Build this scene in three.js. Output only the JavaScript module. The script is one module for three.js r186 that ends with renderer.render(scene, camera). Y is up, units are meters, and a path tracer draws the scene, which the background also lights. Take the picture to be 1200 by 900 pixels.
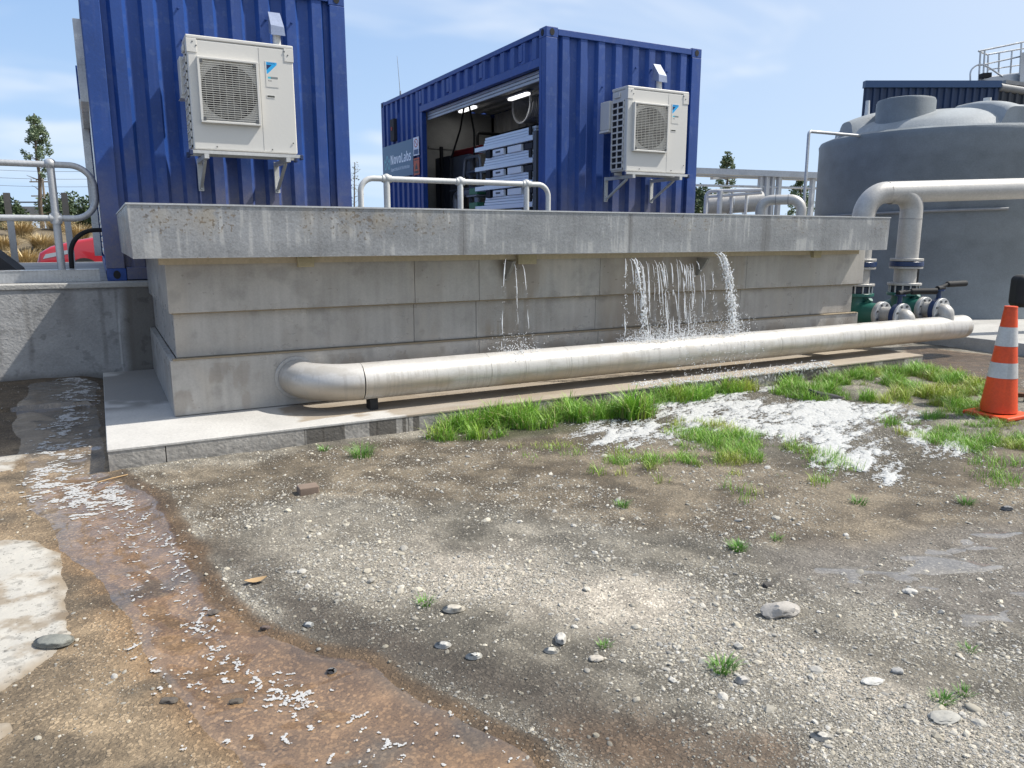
import * as THREE from 'three';
import { RoundedBoxGeometry } from 'three/addons/geometries/RoundedBoxGeometry.js';
import { mergeGeometries, toCreasedNormals, mergeVertices } from 'three/addons/utils/BufferGeometryUtils.js';
import { RectAreaLightUniformsLib } from 'three/addons/lights/RectAreaLightUniformsLib.js';

// ---------------------------------------------------------------- camera, sky, sun, exposure
const scene = new THREE.Scene();
const W = 1024, H = 768, EYE = 1.4;
const FPX = 885, PITCH = Math.atan(172 / 885), AZ = THREE.MathUtils.degToRad(61.6);
const camera = new THREE.PerspectiveCamera(2 * Math.atan(450 / FPX) * 180 / Math.PI, W / H, 0.05, 900);
const RIGHT = new THREE.Vector3(Math.sin(AZ), 0, Math.cos(AZ)), FWD = new THREE.Vector3(Math.cos(AZ), 0, -Math.sin(AZ));
camera.position.set(0, EYE, 0);
camera.lookAt(FWD.x * Math.cos(PITCH) * 10, EYE - Math.sin(PITCH) * 10, FWD.z * Math.cos(PITCH) * 10);
const SUN = new THREE.Vector3(1, 1.4, 0.36).normalize();
const EXPOSURE = 1.3, SUN_POWER = 4.7, SKY_POWER = 0.84;
const sun = new THREE.DirectionalLight(new THREE.Color(1, 0.955, 0.88), SUN_POWER);
sun.position.copy(SUN).multiplyScalar(60).add(new THREE.Vector3(5, 0, -8));
sun.target.position.set(5, 0, -8);
sun.castShadow = true; sun.shadow.radius = 1.2;
sun.shadow.mapSize.set(4096, 4096);
Object.assign(sun.shadow.camera, { left: -22, right: 22, top: 22, bottom: -22, near: 1, far: 140 });
scene.add(sun, sun.target);

// ---------------------------------------------------------------- random and noise
let seed = 20240611;
function rnd() { seed = (seed * 1664525 + 1013904223) >>> 0; return seed / 4294967296; }
const rr = (a, b) => a + (b - a) * rnd();
function h2(x, y) { let n = Math.imul(x | 0, 374761393) + Math.imul(y | 0, 668265263); n = Math.imul(n ^ (n >>> 13), 1274126177); return ((n ^ (n >>> 16)) >>> 0) / 4294967296; }
function vn(x, y, p = 0) {
  let xi = Math.floor(x), yi = Math.floor(y); const fx = x - xi, fy = y - yi;
  const u = fx * fx * (3 - 2 * fx), v = fy * fy * (3 - 2 * fy);
  let x1 = xi + 1, y1 = yi + 1;
  if (p) { xi = ((xi % p) + p) % p; yi = ((yi % p) + p) % p; x1 = ((x1 % p) + p) % p; y1 = ((y1 % p) + p) % p; }
  const a = h2(xi, yi), b = h2(x1, yi), c = h2(xi, y1), d = h2(x1, y1);
  return a + (b - a) * u + (c - a) * v + (a - b - c + d) * u * v;
}
function fbm(x, y, o = 4, p = 0) { let s = 0, a = 0.5, t = 0; for (let i = 0; i < o; i++) { s += a * vn(x, y, p); t += a; a *= 0.5; x = x * 2 + (p ? 0 : 17.3); y = y * 2 + (p ? 0 : 9.1); p *= 2; } return s / t; }
const clamp = (x, a = 0, b = 1) => x < a ? a : x > b ? b : x;
const ss = (a, b, x) => { const t = clamp((x - a) / (b - a)); return t * t * (3 - 2 * t); };
const mix = (a, b, t) => a + (b - a) * t;
const mix3 = (a, b, t) => [mix(a[0], b[0], t), mix(a[1], b[1], t), mix(a[2], b[2], t)];

// ---------------------------------------------------------------- sky
{
  const w = 2048, h = 1024, data = new Float32Array(w * h * 4);
  const sunAz = Math.atan2(SUN.z, SUN.x);
  for (let j = 0; j < h; j++) {
    const el = ((j + 0.5) / h - 0.5) * Math.PI, y = Math.sin(el), ce = Math.cos(el);
    for (let i = 0; i < w; i++) {
      const az = ((i + 0.5) / w - 0.5) * 2 * Math.PI, x = ce * Math.cos(az), z = ce * Math.sin(az);
      const k = (j * w + i) * 4; let c;
      if (y > -0.02) {
        const t = clamp(y);
        const sd = x * SUN.x + y * SUN.y + z * SUN.z;
        c = mix3([0.46, 0.68, 0.95], [0.13, 0.30, 0.68], ss(0, 0.72, Math.pow(t, 0.75)));
        c = mix3(c, [0.66, 0.78, 0.95], 0.55 * Math.exp(-t * 9));
        const glow = Math.pow(clamp(sd * 0.5 + 0.5), 5);                        // thin veil of cirrus and haze, whiter towards the sun
        c = mix3(c, [0.90, 0.95, 1.02], clamp(1.5 * glow));
        const q = 1 / (y + 0.16), px = x * q, pz = z * q;
        const wx = fbm(px * 1.1 + 3, pz * 1.1, 3) * 1.6;
        const n = fbm(px * 0.9 + wx, pz * 2.2 - wx * 0.7 + 11, 5), m = fbm(px * 0.35 + 5, pz * 0.35 + 2, 3);
        const f = fbm(px * 2.5 + wx * 2, pz * 7 + wx, 4);
        const cl = ss(0.42, 0.78, n * 0.72 + m * 0.35 + (f - 0.5) * 0.22) * (0.35 + 0.65 * ss(0.02, 0.2, y));
        c = mix3(c, [0.92, 0.96, 1.0], 0.72 * cl);
      } else c = [0.24, 0.23, 0.21];
      data[k] = c[0] * SKY_POWER; data[k + 1] = c[1] * SKY_POWER; data[k + 2] = c[2] * SKY_POWER; data[k + 3] = 1;
    }
  }
  const t = new THREE.DataTexture(data, w, h, THREE.RGBAFormat, THREE.FloatType);
  t.mapping = THREE.EquirectangularReflectionMapping; t.magFilter = THREE.LinearFilter; t.minFilter = THREE.LinearFilter; t.needsUpdate = true;
  scene.background = t; scene.environment = t;
}

// ---------------------------------------------------------------- where a pixel of a survey photo lies on a plane of the place
const CP = Math.cos(PITCH), SP = Math.sin(PITCH);
function ray(px, py) { const u = (px - 600) / FPX, v = (450 - py) / FPX, f = CP + SP * v; return [u * RIGHT.x + f * FWD.x, -SP + CP * v, u * RIGHT.z + f * FWD.z]; }
const onY = (px, py, y = 0) => { const r = ray(px, py), t = (y - EYE) / r[1]; return [r[0] * t, y, r[2] * t]; };
const onX = (px, py, x) => { const r = ray(px, py), t = x / r[0]; return [x, EYE + r[1] * t, r[2] * t]; };
const onZ = (px, py, z) => { const r = ray(px, py), t = z / r[2]; return [r[0] * t, EYE + r[1] * t, z]; };
const at = (px, py, d) => { const r = ray(px, py), t = d / (r[0] * FWD.x + r[2] * FWD.z); return [r[0] * t, EYE + r[1] * t, r[2] * t]; };

// ---------------------------------------------------------------- textures
const enc = (l) => { l = clamp(l); return 255 * (l <= 0.0031308 ? l * 12.92 : 1.055 * Math.pow(l, 1 / 2.4) - 0.055); };
function tex(w, h, fn, { srgb = true, repeat = true, size } = {}) {   // fn(u, v) -> linear albedo or a value
  const d = new Uint8Array(w * h * 4);
  for (let j = 0; j < h; j++) for (let i = 0; i < w; i++) {
    const c = fn((i + 0.5) / w, (j + 0.5) / h), k = (j * w + i) * 4;
    if (srgb) { d[k] = enc(c[0]); d[k + 1] = enc(c[1]); d[k + 2] = enc(c[2]); } else d[k] = d[k + 1] = d[k + 2] = clamp(c) * 255;
    d[k + 3] = 255;
  }
  const t = new THREE.DataTexture(d, w, h, THREE.RGBAFormat);
  t.magFilter = THREE.LinearFilter; t.minFilter = THREE.LinearMipmapLinearFilter; t.generateMipmaps = true;
  t.wrapS = t.wrapT = repeat ? THREE.RepeatWrapping : THREE.ClampToEdgeWrapping;
  if (srgb) t.colorSpace = THREE.SRGBColorSpace;
  if (size) t.repeat.set(1 / size[0], 1 / (size[1] || size[0]));
  if (size && size.length > 2) t.offset.set(-size[2] / size[0], -size[3] / size[1]);
  t.needsUpdate = true; return t;
}
const g3 = (v, c) => [v * c[0], v * c[1], v * c[2]];
// grey noise multipliers, tiling
const T = {};
T.fine = tex(512, 512, (u, v) => fbm(u * 32, v * 32, 4, 32), { srgb: false, size: [0.5] });
T.mottle = tex(512, 512, (u, v) => { const a = fbm(u * 6, v * 6, 5, 6), b = vn(u * 128, v * 128, 128); return g3(0.78 + 0.34 * (a - 0.5) + 0.12 * (b - 0.5), [1, 1, 1]); }, { size: [1.3] });
T.galv = tex(512, 512, (u, v) => { const a = fbm(u * 5, v * 5, 5, 5), b = vn(u * 90, v * 90, 90), s = fbm(u * 64, v * 4, 3, 4); return g3(0.8 + 0.3 * (a - 0.5) + 0.13 * (b - 0.5) + 0.16 * (s - 0.5), [1, 0.995, 0.985]); }, { size: [1.1] });
T.rough = tex(256, 256, (u, v) => 0.55 + 0.6 * (fbm(u * 8, v * 8, 4, 8) - 0.3), { srgb: false, size: [0.9] });
function worley(u, v, n, s) {
  const x = u * n, y = v * n, xi = Math.floor(x), yi = Math.floor(y); let d1 = 9, d2 = 9, id = 0;
  for (let a = -1; a < 2; a++) for (let b = -1; b < 2; b++) {
    const cx = ((xi + a) % n + n) % n, cy = ((yi + b) % n + n) % n;
    const dx = xi + a + h2(cx + s, cy) - x, dy = yi + b + h2(cx, cy + s + 77) - y, d = dx * dx + dy * dy;
    if (d < d1) { d2 = d1; d1 = d; id = h2(cx * 3 + s, cy * 7); } else if (d < d2) d2 = d;
  }
  return [Math.sqrt(d1), Math.sqrt(d2), id];
}
const gravelAt = (u, v) => {      // grit and small chips
  const b = worley(u, v, 150, 9), c = worley(u, v, 330, 21), n = fbm(u * 24, v * 24, 4, 24);
  const eb = clamp((b[1] - b[0]) * 3.5), ec = clamp((c[1] - c[0]) * 3);
  let k = 0.62 + 0.46 * (c[2] - 0.5) * ec + 0.5 * (n - 0.5), hgt = 0.25 * ec + 0.25 * n;
  if (b[2] > 0.62) { k = mix(k, 0.66 + 0.9 * (b[2] - 0.62) * (b[2] > 0.74 ? 1.7 : -1.6), eb); hgt = mix(hgt, 0.75, eb); }
  return [k * (0.92 + 0.16 * vn(u * 400, v * 400, 400)), hgt];
};
{
  const N = 2048, hb = new Float32Array(N * N);
  T.gravel = tex(N, N, (u, v) => { const q = gravelAt(u, v); hb[Math.floor(v * N) * N + Math.floor(u * N)] = q[1]; return [q[0], q[0] * 0.985, q[0] * 0.96]; }, { size: [1.6] });
  T.gravelBump = tex(1024, 1024, (u, v) => hb[Math.floor(v * N) * N + Math.floor(u * N)], { srgb: false, size: [1.6] });
}
T.ripple = tex(512, 512, (u, v) => 0.6 * fbm(u * 10, v * 22, 4, 2) + 0.4 * fbm(u * 30, v * 40, 3, 10), { srgb: false, size: [0.8] });

const std = (o) => new THREE.MeshStandardMaterial({ roughness: 0.7, metalness: 0, side: THREE.DoubleSide, ...o });
const phy = (o) => new THREE.MeshPhysicalMaterial({ roughness: 0.6, metalness: 0, side: THREE.DoubleSide, ...o });
const col = (r, g, b) => new THREE.Color().setRGB(r, g, b);
const M = {
  concrete: std({ color: col(0.50, 0.485, 0.45), map: T.mottle, bumpMap: T.fine, bumpScale: 0.004, roughness: 0.9 }),
  concreteDark: std({ color: col(0.36, 0.35, 0.33), map: T.mottle, bumpMap: T.fine, bumpScale: 0.004, roughness: 0.9 }),
  galv: std({ color: col(0.62, 0.63, 0.64), map: T.galv, metalness: 0.55, roughness: 0.5, roughnessMap: T.rough }),
  galvLight: std({ color: col(0.60, 0.61, 0.62), map: T.galv, metalness: 0.35, roughness: 0.45 }),
  steel: std({ color: col(0.52, 0.505, 0.48), map: T.galv, metalness: 0.3, roughness: 0.5, bumpMap: T.fine, bumpScale: 0.0006 }),
  whitePaint: std({ color: col(0.7, 0.7, 0.68), map: T.mottle, roughness: 0.45 }),
  white: std({ color: col(0.62, 0.60, 0.555), roughness: 0.45, bumpMap: T.fine, bumpScale: 0.0003 }),
  whiteClean: std({ color: col(0.82, 0.83, 0.83), roughness: 0.4 }),
  black: std({ color: col(0.010, 0.010, 0.011), roughness: 0.75 }),
  dark: std({ color: col(0.03, 0.03, 0.033), roughness: 0.8 }),
  greyDark: std({ color: col(0.09, 0.095, 0.1), roughness: 0.6 }),
  grey: std({ color: col(0.3, 0.3, 0.3), map: T.mottle, roughness: 0.6 }),
  cream: std({ color: col(0.47, 0.465, 0.44), map: T.mottle, roughness: 0.7 }),
  valveBlue: std({ color: col(0.010, 0.03, 0.095), roughness: 0.35 }),
  valveGreen: std({ color: col(0.022, 0.12, 0.095), roughness: 0.4 }),
  orange: phy({ color: col(0.86, 0.085, 0.012), roughness: 0.5, bumpMap: T.fine, bumpScale: 0.0008, map: T.mottle }),
  tape: std({ color: col(0.62, 0.61, 0.6), map: T.mottle, roughness: 0.45 }),
  wood: std({ color: col(0.40, 0.34, 0.27), map: T.mottle, roughness: 0.9 }),
  red: phy({ color: col(0.42, 0.008, 0.018), roughness: 0.35, clearcoat: 1, clearcoatRoughness: 0.05 }),
  redDull: std({ color: col(0.35, 0.02, 0.02), roughness: 0.6 }),
  glassDark: phy({ color: col(0.02, 0.025, 0.03), roughness: 0.08 }),
  lens: phy({ color: col(0.35, 0.4, 0.45), roughness: 0.08, clearcoat: 1 }),
  rust: std({ color: col(0.15, 0.07, 0.035), map: T.mottle, roughness: 0.9 }),
  tyre: std({ color: col(0.02, 0.02, 0.02), roughness: 0.85 }),
  rim: std({ color: col(0.5, 0.5, 0.52), metalness: 0.8, roughness: 0.35 }),
  green1: std({ color: col(0.05, 0.2, 0.09), roughness: 0.5 }),
  silver: std({ color: col(0.7, 0.75, 0.8), metalness: 0.35, roughness: 0.35 }),
};

// ---------------------------------------------------------------- geometry helpers: all in world coordinates, a thing is moved to its own base when it is done
function planar(g) {
  if (g.index) g = g.toNonIndexed();
  const p = g.attributes.position, n = g.attributes.normal, uv = new Float32Array(p.count * 2);
  for (let i = 0; i < p.count; i += 3) {
    let ax = 0, ay = 0, az = 0; for (let k = 0; k < 3; k++) { ax += Math.abs(n.getX(i + k)); ay += Math.abs(n.getY(i + k)); az += Math.abs(n.getZ(i + k)); }
    for (let k = 0; k < 3; k++) { const j = i + k; const [u, v] = ay > ax && ay > az ? [p.getX(j), p.getZ(j)] : ax > az ? [p.getZ(j), p.getY(j)] : [p.getX(j), p.getY(j)]; uv[j * 2] = u; uv[j * 2 + 1] = v; }
  }
  g.setAttribute('uv', new THREE.BufferAttribute(uv, 2)); return g;
}
const clean = (g) => { if (g.index) g = g.toNonIndexed(); for (const k of Object.keys(g.attributes)) if (!['position', 'normal', 'uv', 'color'].includes(k)) g.deleteAttribute(k); return g; };
const box = (x0, x1, y0, y1, z0, z1, r = 0) => {
  const w = Math.abs(x1 - x0), h = Math.abs(y1 - y0), d = Math.abs(z1 - z0);
  const g = r ? new RoundedBoxGeometry(w, h, d, 2, r) : new THREE.BoxGeometry(w, h, d);
  g.translate((x0 + x1) / 2, (y0 + y1) / 2, (z0 + z1) / 2); return planar(clean(g));
};
const V = (a) => new THREE.Vector3(a[0], a[1], a[2]);
function bar(a, b, r, r2 = r, seg = 14, open = false) {     // round bar between two points
  const A = V(a), B = V(b), d = B.clone().sub(A), g = new THREE.CylinderGeometry(r2, r, d.length(), seg, 1, open);
  g.applyQuaternion(new THREE.Quaternion().setFromUnitVectors(new THREE.Vector3(0, 1, 0), d.clone().normalize()));
  g.translate(...A.clone().add(B).multiplyScalar(0.5).toArray()); return planar(clean(g));
}
function flat(a, b, w, t, up = [0, 1, 0]) {                  // flat bar, w across, t along "up"
  const A = V(a), B = V(b), d = B.clone().sub(A), L = d.length(); d.normalize();
  const s = new THREE.Vector3().crossVectors(d, V(up)).normalize(), u = new THREE.Vector3().crossVectors(s, d);
  const g = new THREE.BoxGeometry(w, t, L); g.applyMatrix4(new THREE.Matrix4().makeBasis(s, u, d.clone().negate()));
  g.translate(...A.clone().add(B).multiplyScalar(0.5).toArray()); return planar(clean(g));
}
function path(pts, rads) {     // polyline with rounded corners -> points
  const out = []; const n = pts.length;
  for (let i = 0; i < n; i++) {
    const P = V(pts[i]); const r = rads && rads[i] || 0;
    if (!r || i === 0 || i === n - 1) { out.push(P); continue; }
    const A = V(pts[i - 1]).sub(P).normalize(), B = V(pts[i + 1]).sub(P).normalize();
    const th = Math.acos(clamp(A.dot(B), -1, 1)), t = r / Math.tan(th / 2);
    const p0 = P.clone().addScaledVector(A, t), p2 = P.clone().addScaledVector(B, t);
    const c = P.clone().addScaledVector(A.clone().add(B).normalize(), r / Math.sin(th / 2));
    const e0 = p0.clone().sub(c), e1 = p2.clone().sub(c), om = Math.acos(clamp(e0.dot(e1) / (r * r), -1, 1)), N = 12;
    for (let k = 0; k <= N; k++) { const f = k / N; out.push(c.clone().addScaledVector(e0, Math.sin((1 - f) * om) / Math.sin(om)).addScaledVector(e1, Math.sin(f * om) / Math.sin(om))); }
  }
  return out;
}
function sweep(pts, rad, seg = 16, caps = true) {   // tube through points (Vector3), rad number or function of index fraction
  const n = pts.length, P = [], N = [], U = []; let up = new THREE.Vector3(0, 1, 0), L = 0;
  const idx = [];
  for (let i = 0; i < n; i++) {
    const d = pts[Math.min(i + 1, n - 1)].clone().sub(pts[Math.max(i - 1, 0)]).normalize();
    if (i === 0 && Math.abs(d.y) > 0.95) up.set(1, 0, 0);
    up = up.clone().addScaledVector(d, -up.dot(d)); if (up.lengthSq() < 1e-6) up.set(0, 0, 1).addScaledVector(d, -d.z); up.normalize();
    const s = new THREE.Vector3().crossVectors(d, up); if (i) L += pts[i].distanceTo(pts[i - 1]);
    const r = typeof rad === 'function' ? rad(i / (n - 1)) : rad;
    for (let k = 0; k <= seg; k++) { const a = k / seg * 2 * Math.PI, q = up.clone().multiplyScalar(Math.cos(a)).addScaledVector(s, Math.sin(a)); P.push(pts[i].x + q.x * r, pts[i].y + q.y * r, pts[i].z + q.z * r); N.push(q.x, q.y, q.z); U.push(L, k / seg * 2 * Math.PI * r); }
  }
  for (let i = 0; i < n - 1; i++) for (let k = 0; k < seg; k++) { const a = i * (seg + 1) + k, b = a + seg + 1; idx.push(a, a + 1, b, b, a + 1, b + 1); }
  if (caps) for (const i of [0, n - 1]) { const d = pts[i === 0 ? 0 : n - 1].clone().sub(pts[i === 0 ? 1 : n - 2]).normalize(); const c = P.length / 3; P.push(...pts[i].toArray()); N.push(d.x, d.y, d.z); U.push(0, 0); const s0 = P.length / 3; for (let k = 0; k <= seg; k++) { const q = (i * (seg + 1) + k) * 3; P.push(P[q], P[q + 1], P[q + 2]); N.push(d.x, d.y, d.z); U.push(P[q], P[q + 1]); } for (let k = 0; k < seg; k++) i === 0 ? idx.push(c, s0 + k + 1, s0 + k) : idx.push(c, s0 + k, s0 + k + 1); }
  const g = new THREE.BufferGeometry(); g.setAttribute('position', new THREE.Float32BufferAttribute(P, 3)); g.setAttribute('normal', new THREE.Float32BufferAttribute(N, 3)); g.setAttribute('uv', new THREE.Float32BufferAttribute(U, 2)); g.setIndex(idx); return g.toNonIndexed();
}
const tube = (pts, r, seg = 14, rads) => sweep(path(pts, rads), r, seg);
function quads(list) {       // list of [a,b,c,d] points, flat normals
  const P = []; for (const [a, b, c, d] of list) P.push(...a, ...b, ...c, ...(d ? [...a, ...c, ...d] : []));
  const g = new THREE.BufferGeometry(); g.setAttribute('position', new THREE.Float32BufferAttribute(P, 3)); g.computeVertexNormals(); return planar(g);
}
function hexa(b, t) {        // solid between two quads of points in the same order
  const l = [[b[0], b[3], b[2], b[1]], [t[0], t[1], t[2], t[3]]]; for (let i = 0; i < 4; i++) { const j = (i + 1) % 4; l.push([b[i], b[j], t[j], t[i]]); } return quads(l);
}
function corrug(a, b, y0, y1, out, depth, n, m = 0.36) {  // trapezoid sheet from a to b (x,z); ribs stand out by depth along out
  const q = [], L = Math.hypot(b[0] - a[0], b[1] - a[1]), dx = (b[0] - a[0]) / L, dz = (b[1] - a[1]) / L, p = L / n, pts = [];
  for (let i = 0; i < n; i++) for (const [s, o] of [[0, 0], [0.5 - m / 2 - 0.12, 0], [0.5 - m / 2, 1], [0.5 + m / 2, 1], [0.5 + m / 2 + 0.12, 0]]) pts.push([(i + s) * p, o]);
  pts.push([L, 0]);
  for (let i = 0; i < pts.length - 1; i++) {
    const [s0, o0] = pts[i], [s1, o1] = pts[i + 1]; if (s1 - s0 < 1e-6) continue;
    const A = [a[0] + dx * s0 + out[0] * o0 * depth, a[1] + dz * s0 + out[1] * o0 * depth], B = [a[0] + dx * s1 + out[0] * o1 * depth, a[1] + dz * s1 + out[1] * o1 * depth];
    q.push([[A[0], y0, A[1]], [B[0], y0, B[1]], [B[0], y1, B[1]], [A[0], y1, A[1]]]);
  }
  return quads(q);
}
const ring = (c, axis, r0, r1, w, seg = 28) => {     // flange: flat ring solid along axis
  const s = new THREE.Shape(); s.absarc(0, 0, r1, 0, Math.PI * 2); const h = new THREE.Path(); h.absarc(0, 0, r0, 0, Math.PI * 2, true); s.holes.push(h);
  const g = new THREE.ExtrudeGeometry(s, { depth: w, bevelEnabled: true, bevelSize: 0.003, bevelThickness: 0.003, bevelSegments: 1, curveSegments: seg });
  g.translate(0, 0, -w / 2); g.applyQuaternion(new THREE.Quaternion().setFromUnitVectors(new THREE.Vector3(0, 0, 1), V(axis).normalize())); g.translate(...c); return planar(clean(g));
};
const taken = {};
function numbered(n) { taken[n] = (taken[n] || 0) + 1; return taken[n] === 1 ? n : `${n}_${String(taken[n] - 1).padStart(3, '0')}`; }
const merge = (g) => { g = [].concat(g).map(clean); if (g.length === 1) return g[0]; const c = g.every((x) => x.attributes.color); g.forEach((x) => { if (!c) x.deleteAttribute('color'); if (!x.attributes.uv) planar(x); }); return mergeGeometries(g); };
function shadowy(m) { m.castShadow = m.receiveShadow = true; return m; }
function part(name, geos, m, parent, label) {       // every piece its own mesh; the first one is returned
  const l = [].concat(geos).map((g) => { const o = shadowy(new THREE.Mesh(merge(g), m)); o.name = name; parent.add(o); if (label) o.userData.label = label; return o; }); return l[0];
}
function joined(name, geos, m, parent) { const o = shadowy(new THREE.Mesh(merge(geos), m)); o.name = name; o.userData.kind = 'stuff'; parent.add(o); return o; }   // pieces too small to pick apart
function thing(name, label, category, group) { const o = new THREE.Group(); o.name = numbered(name); o.userData = { label, category }; if (group) o.userData.group = group; scene.add(o); return o; }
function solo(name, geos, m, label, category, group, piece = 'section') { if (geos.length > 1) { const t = thing(name, label, category, group); part(piece, geos, m, t); return done(t); } const o = part(numbered(name), geos, m, scene); o.userData = { label, category }; if (group) o.userData.group = group; return done(o); }
function done(o) {          // move the origin of a thing to the middle of its foot
  const b = new THREE.Box3(), gs = new Set();
  o.traverse((c) => { if (c.geometry) { gs.add(c.geometry); c.geometry.computeBoundingBox(); b.union(c.geometry.boundingBox); } });
  const p = new THREE.Vector3((b.min.x + b.max.x) / 2, b.min.y, (b.min.z + b.max.z) / 2);
  gs.forEach((g) => g.translate(-p.x, -p.y, -p.z)); o.position.copy(p); return o;
}
function copyTo(src, p, label, turn = 0, scale = 1) { const c = src.clone(); c.name = numbered(src.name.replace(/_\d+$/, '')); c.position.set(...p); c.rotation.y = turn; c.scale.multiplyScalar(scale); c.userData = { ...src.userData, label: label || src.userData.label }; scene.add(c); return c; }
function struct(name, geos, m) { const o = part(numbered(name), geos, m, scene); o.userData = { kind: 'structure' }; return o; }

// ---------------------------------------------------------------- ground
const polyW = (px, y = 0) => px.map(([a, b]) => { const p = onY(a, b, y); return [p[0], p[2]]; });
function sdPoly(p, x, z) {           // > 0 inside, metres
  let d = 1e9, ins = false;
  for (let i = 0, j = p.length - 1; i < p.length; j = i++) {
    const ex = p[j][0] - p[i][0], ez = p[j][1] - p[i][1], wx = x - p[i][0], wz = z - p[i][1], t = clamp((wx * ex + wz * ez) / (ex * ex + ez * ez));
    const dx = wx - ex * t, dz = wz - ez * t; d = Math.min(d, dx * dx + dz * dz);
    if ((p[i][1] > z) !== (p[j][1] > z) && x < ex * (z - p[i][1]) / ez + p[i][0]) ins = !ins;
  }
  return (ins ? 1 : -1) * Math.sqrt(d);
}
class Zone { constructor(px, soft = 0.1, wob = 0.12) { this.p = polyW(px); this.soft = soft; this.wob = wob; const xs = this.p.map((q) => q[0]), zs = this.p.map((q) => q[1]); this.b = [Math.min(...xs) - 1, Math.max(...xs) + 1, Math.min(...zs) - 1, Math.max(...zs) + 1]; }
  d(x, z) { if (x < this.b[0] || x > this.b[1] || z < this.b[2] || z > this.b[3]) return -9; return sdPoly(this.p, x, z) + this.wob * (fbm(x * 3.1 + 4, z * 3.1, 4) - 0.5) * 2; }
  at(x, z) { return ss(-this.soft, this.soft, this.d(x, z)); } }
const Z = {
  left: new Zone([[-300, 440], [130, 440], [150, 556], [200, 580], [225, 620], [250, 660], [275, 695], [330, 738], [370, 752], [430, 762], [470, 787], [560, 832], [640, 872], [670, 905], [700, 960], [-500, 960]], 0.025, 0.035),
  ochre: new Zone([[40, 552], [140, 556], [240, 630], [340, 742], [560, 836], [650, 880], [660, 960], [380, 960], [220, 850], [140, 730], [80, 640]], 0.12, 0.12),
  mudLeft: new Zone([[-200, 760], [90, 770], [180, 840], [300, 920], [300, 960], [-300, 960]], 0.12, 0.15),
  pale: new Zone([[400, 655], [470, 632], [620, 650], [800, 690], [900, 735], [1200, 850], [1300, 960], [1080, 890], [880, 775], [700, 722], [560, 700], [430, 690]], 0.14, 0.16),
  pale2: new Zone([[250, 640], [330, 600], [470, 600], [520, 640], [480, 720], [400, 720], [330, 700]], 0.16, 0.18),
  mud: new Zone([[150, 556], [500, 510], [700, 505], [900, 540], [1250, 520], [1250, 650], [900, 640], [640, 600], [480, 585], [300, 592], [250, 640], [200, 590]], 0.15, 0.2),
  margin: new Zone([[235, 630], [330, 735], [470, 785], [600, 845], [690, 905], [900, 960], [1000, 950], [830, 850], [640, 790], [480, 740], [400, 712], [310, 660]], 0.12, 0.12),
  brownR: new Zone([[640, 850], [760, 830], [900, 870], [1000, 960], [700, 960]], 0.12, 0.14),
  slick: new Zone([[860, 640], [1000, 640], [1210, 600], [1300, 740], [1080, 725], [930, 680]], 0.14, 0.14),
  wetBack: new Zone([[1060, 405], [1300, 430], [1300, 470], [1120, 462], [1070, 440]], 0.08, 0.06),
  damp: new Zone([[700, 470], [800, 452], [880, 448], [1060, 478], [1150, 520], [1090, 575], [960, 560], [860, 520], [700, 515]], 0.16, 0.2),
  turf: new Zone([[500, 515], [560, 470], [720, 455], [800, 500], [700, 500], [600, 515]], 0.1, 0.06),
};
function gh(x, z) {
  let y = 0.11 * ss(-5.2, -8, z) * ss(0.3, -0.3, x) + 0.02 * (fbm(x * 1.3, z * 1.3, 3) - 0.5);
  y += 0.012 * (fbm(x * 9, z * 9, 2) - 0.5) * ss(-14, -7, z);
  if (x < 2.5 && z > -7) y -= 0.03 * ss(0, 0.25, Z.left.d(x, z));
  y += (0.32 - 0) * ss(-13, -16, z);
  return y;
}
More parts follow.
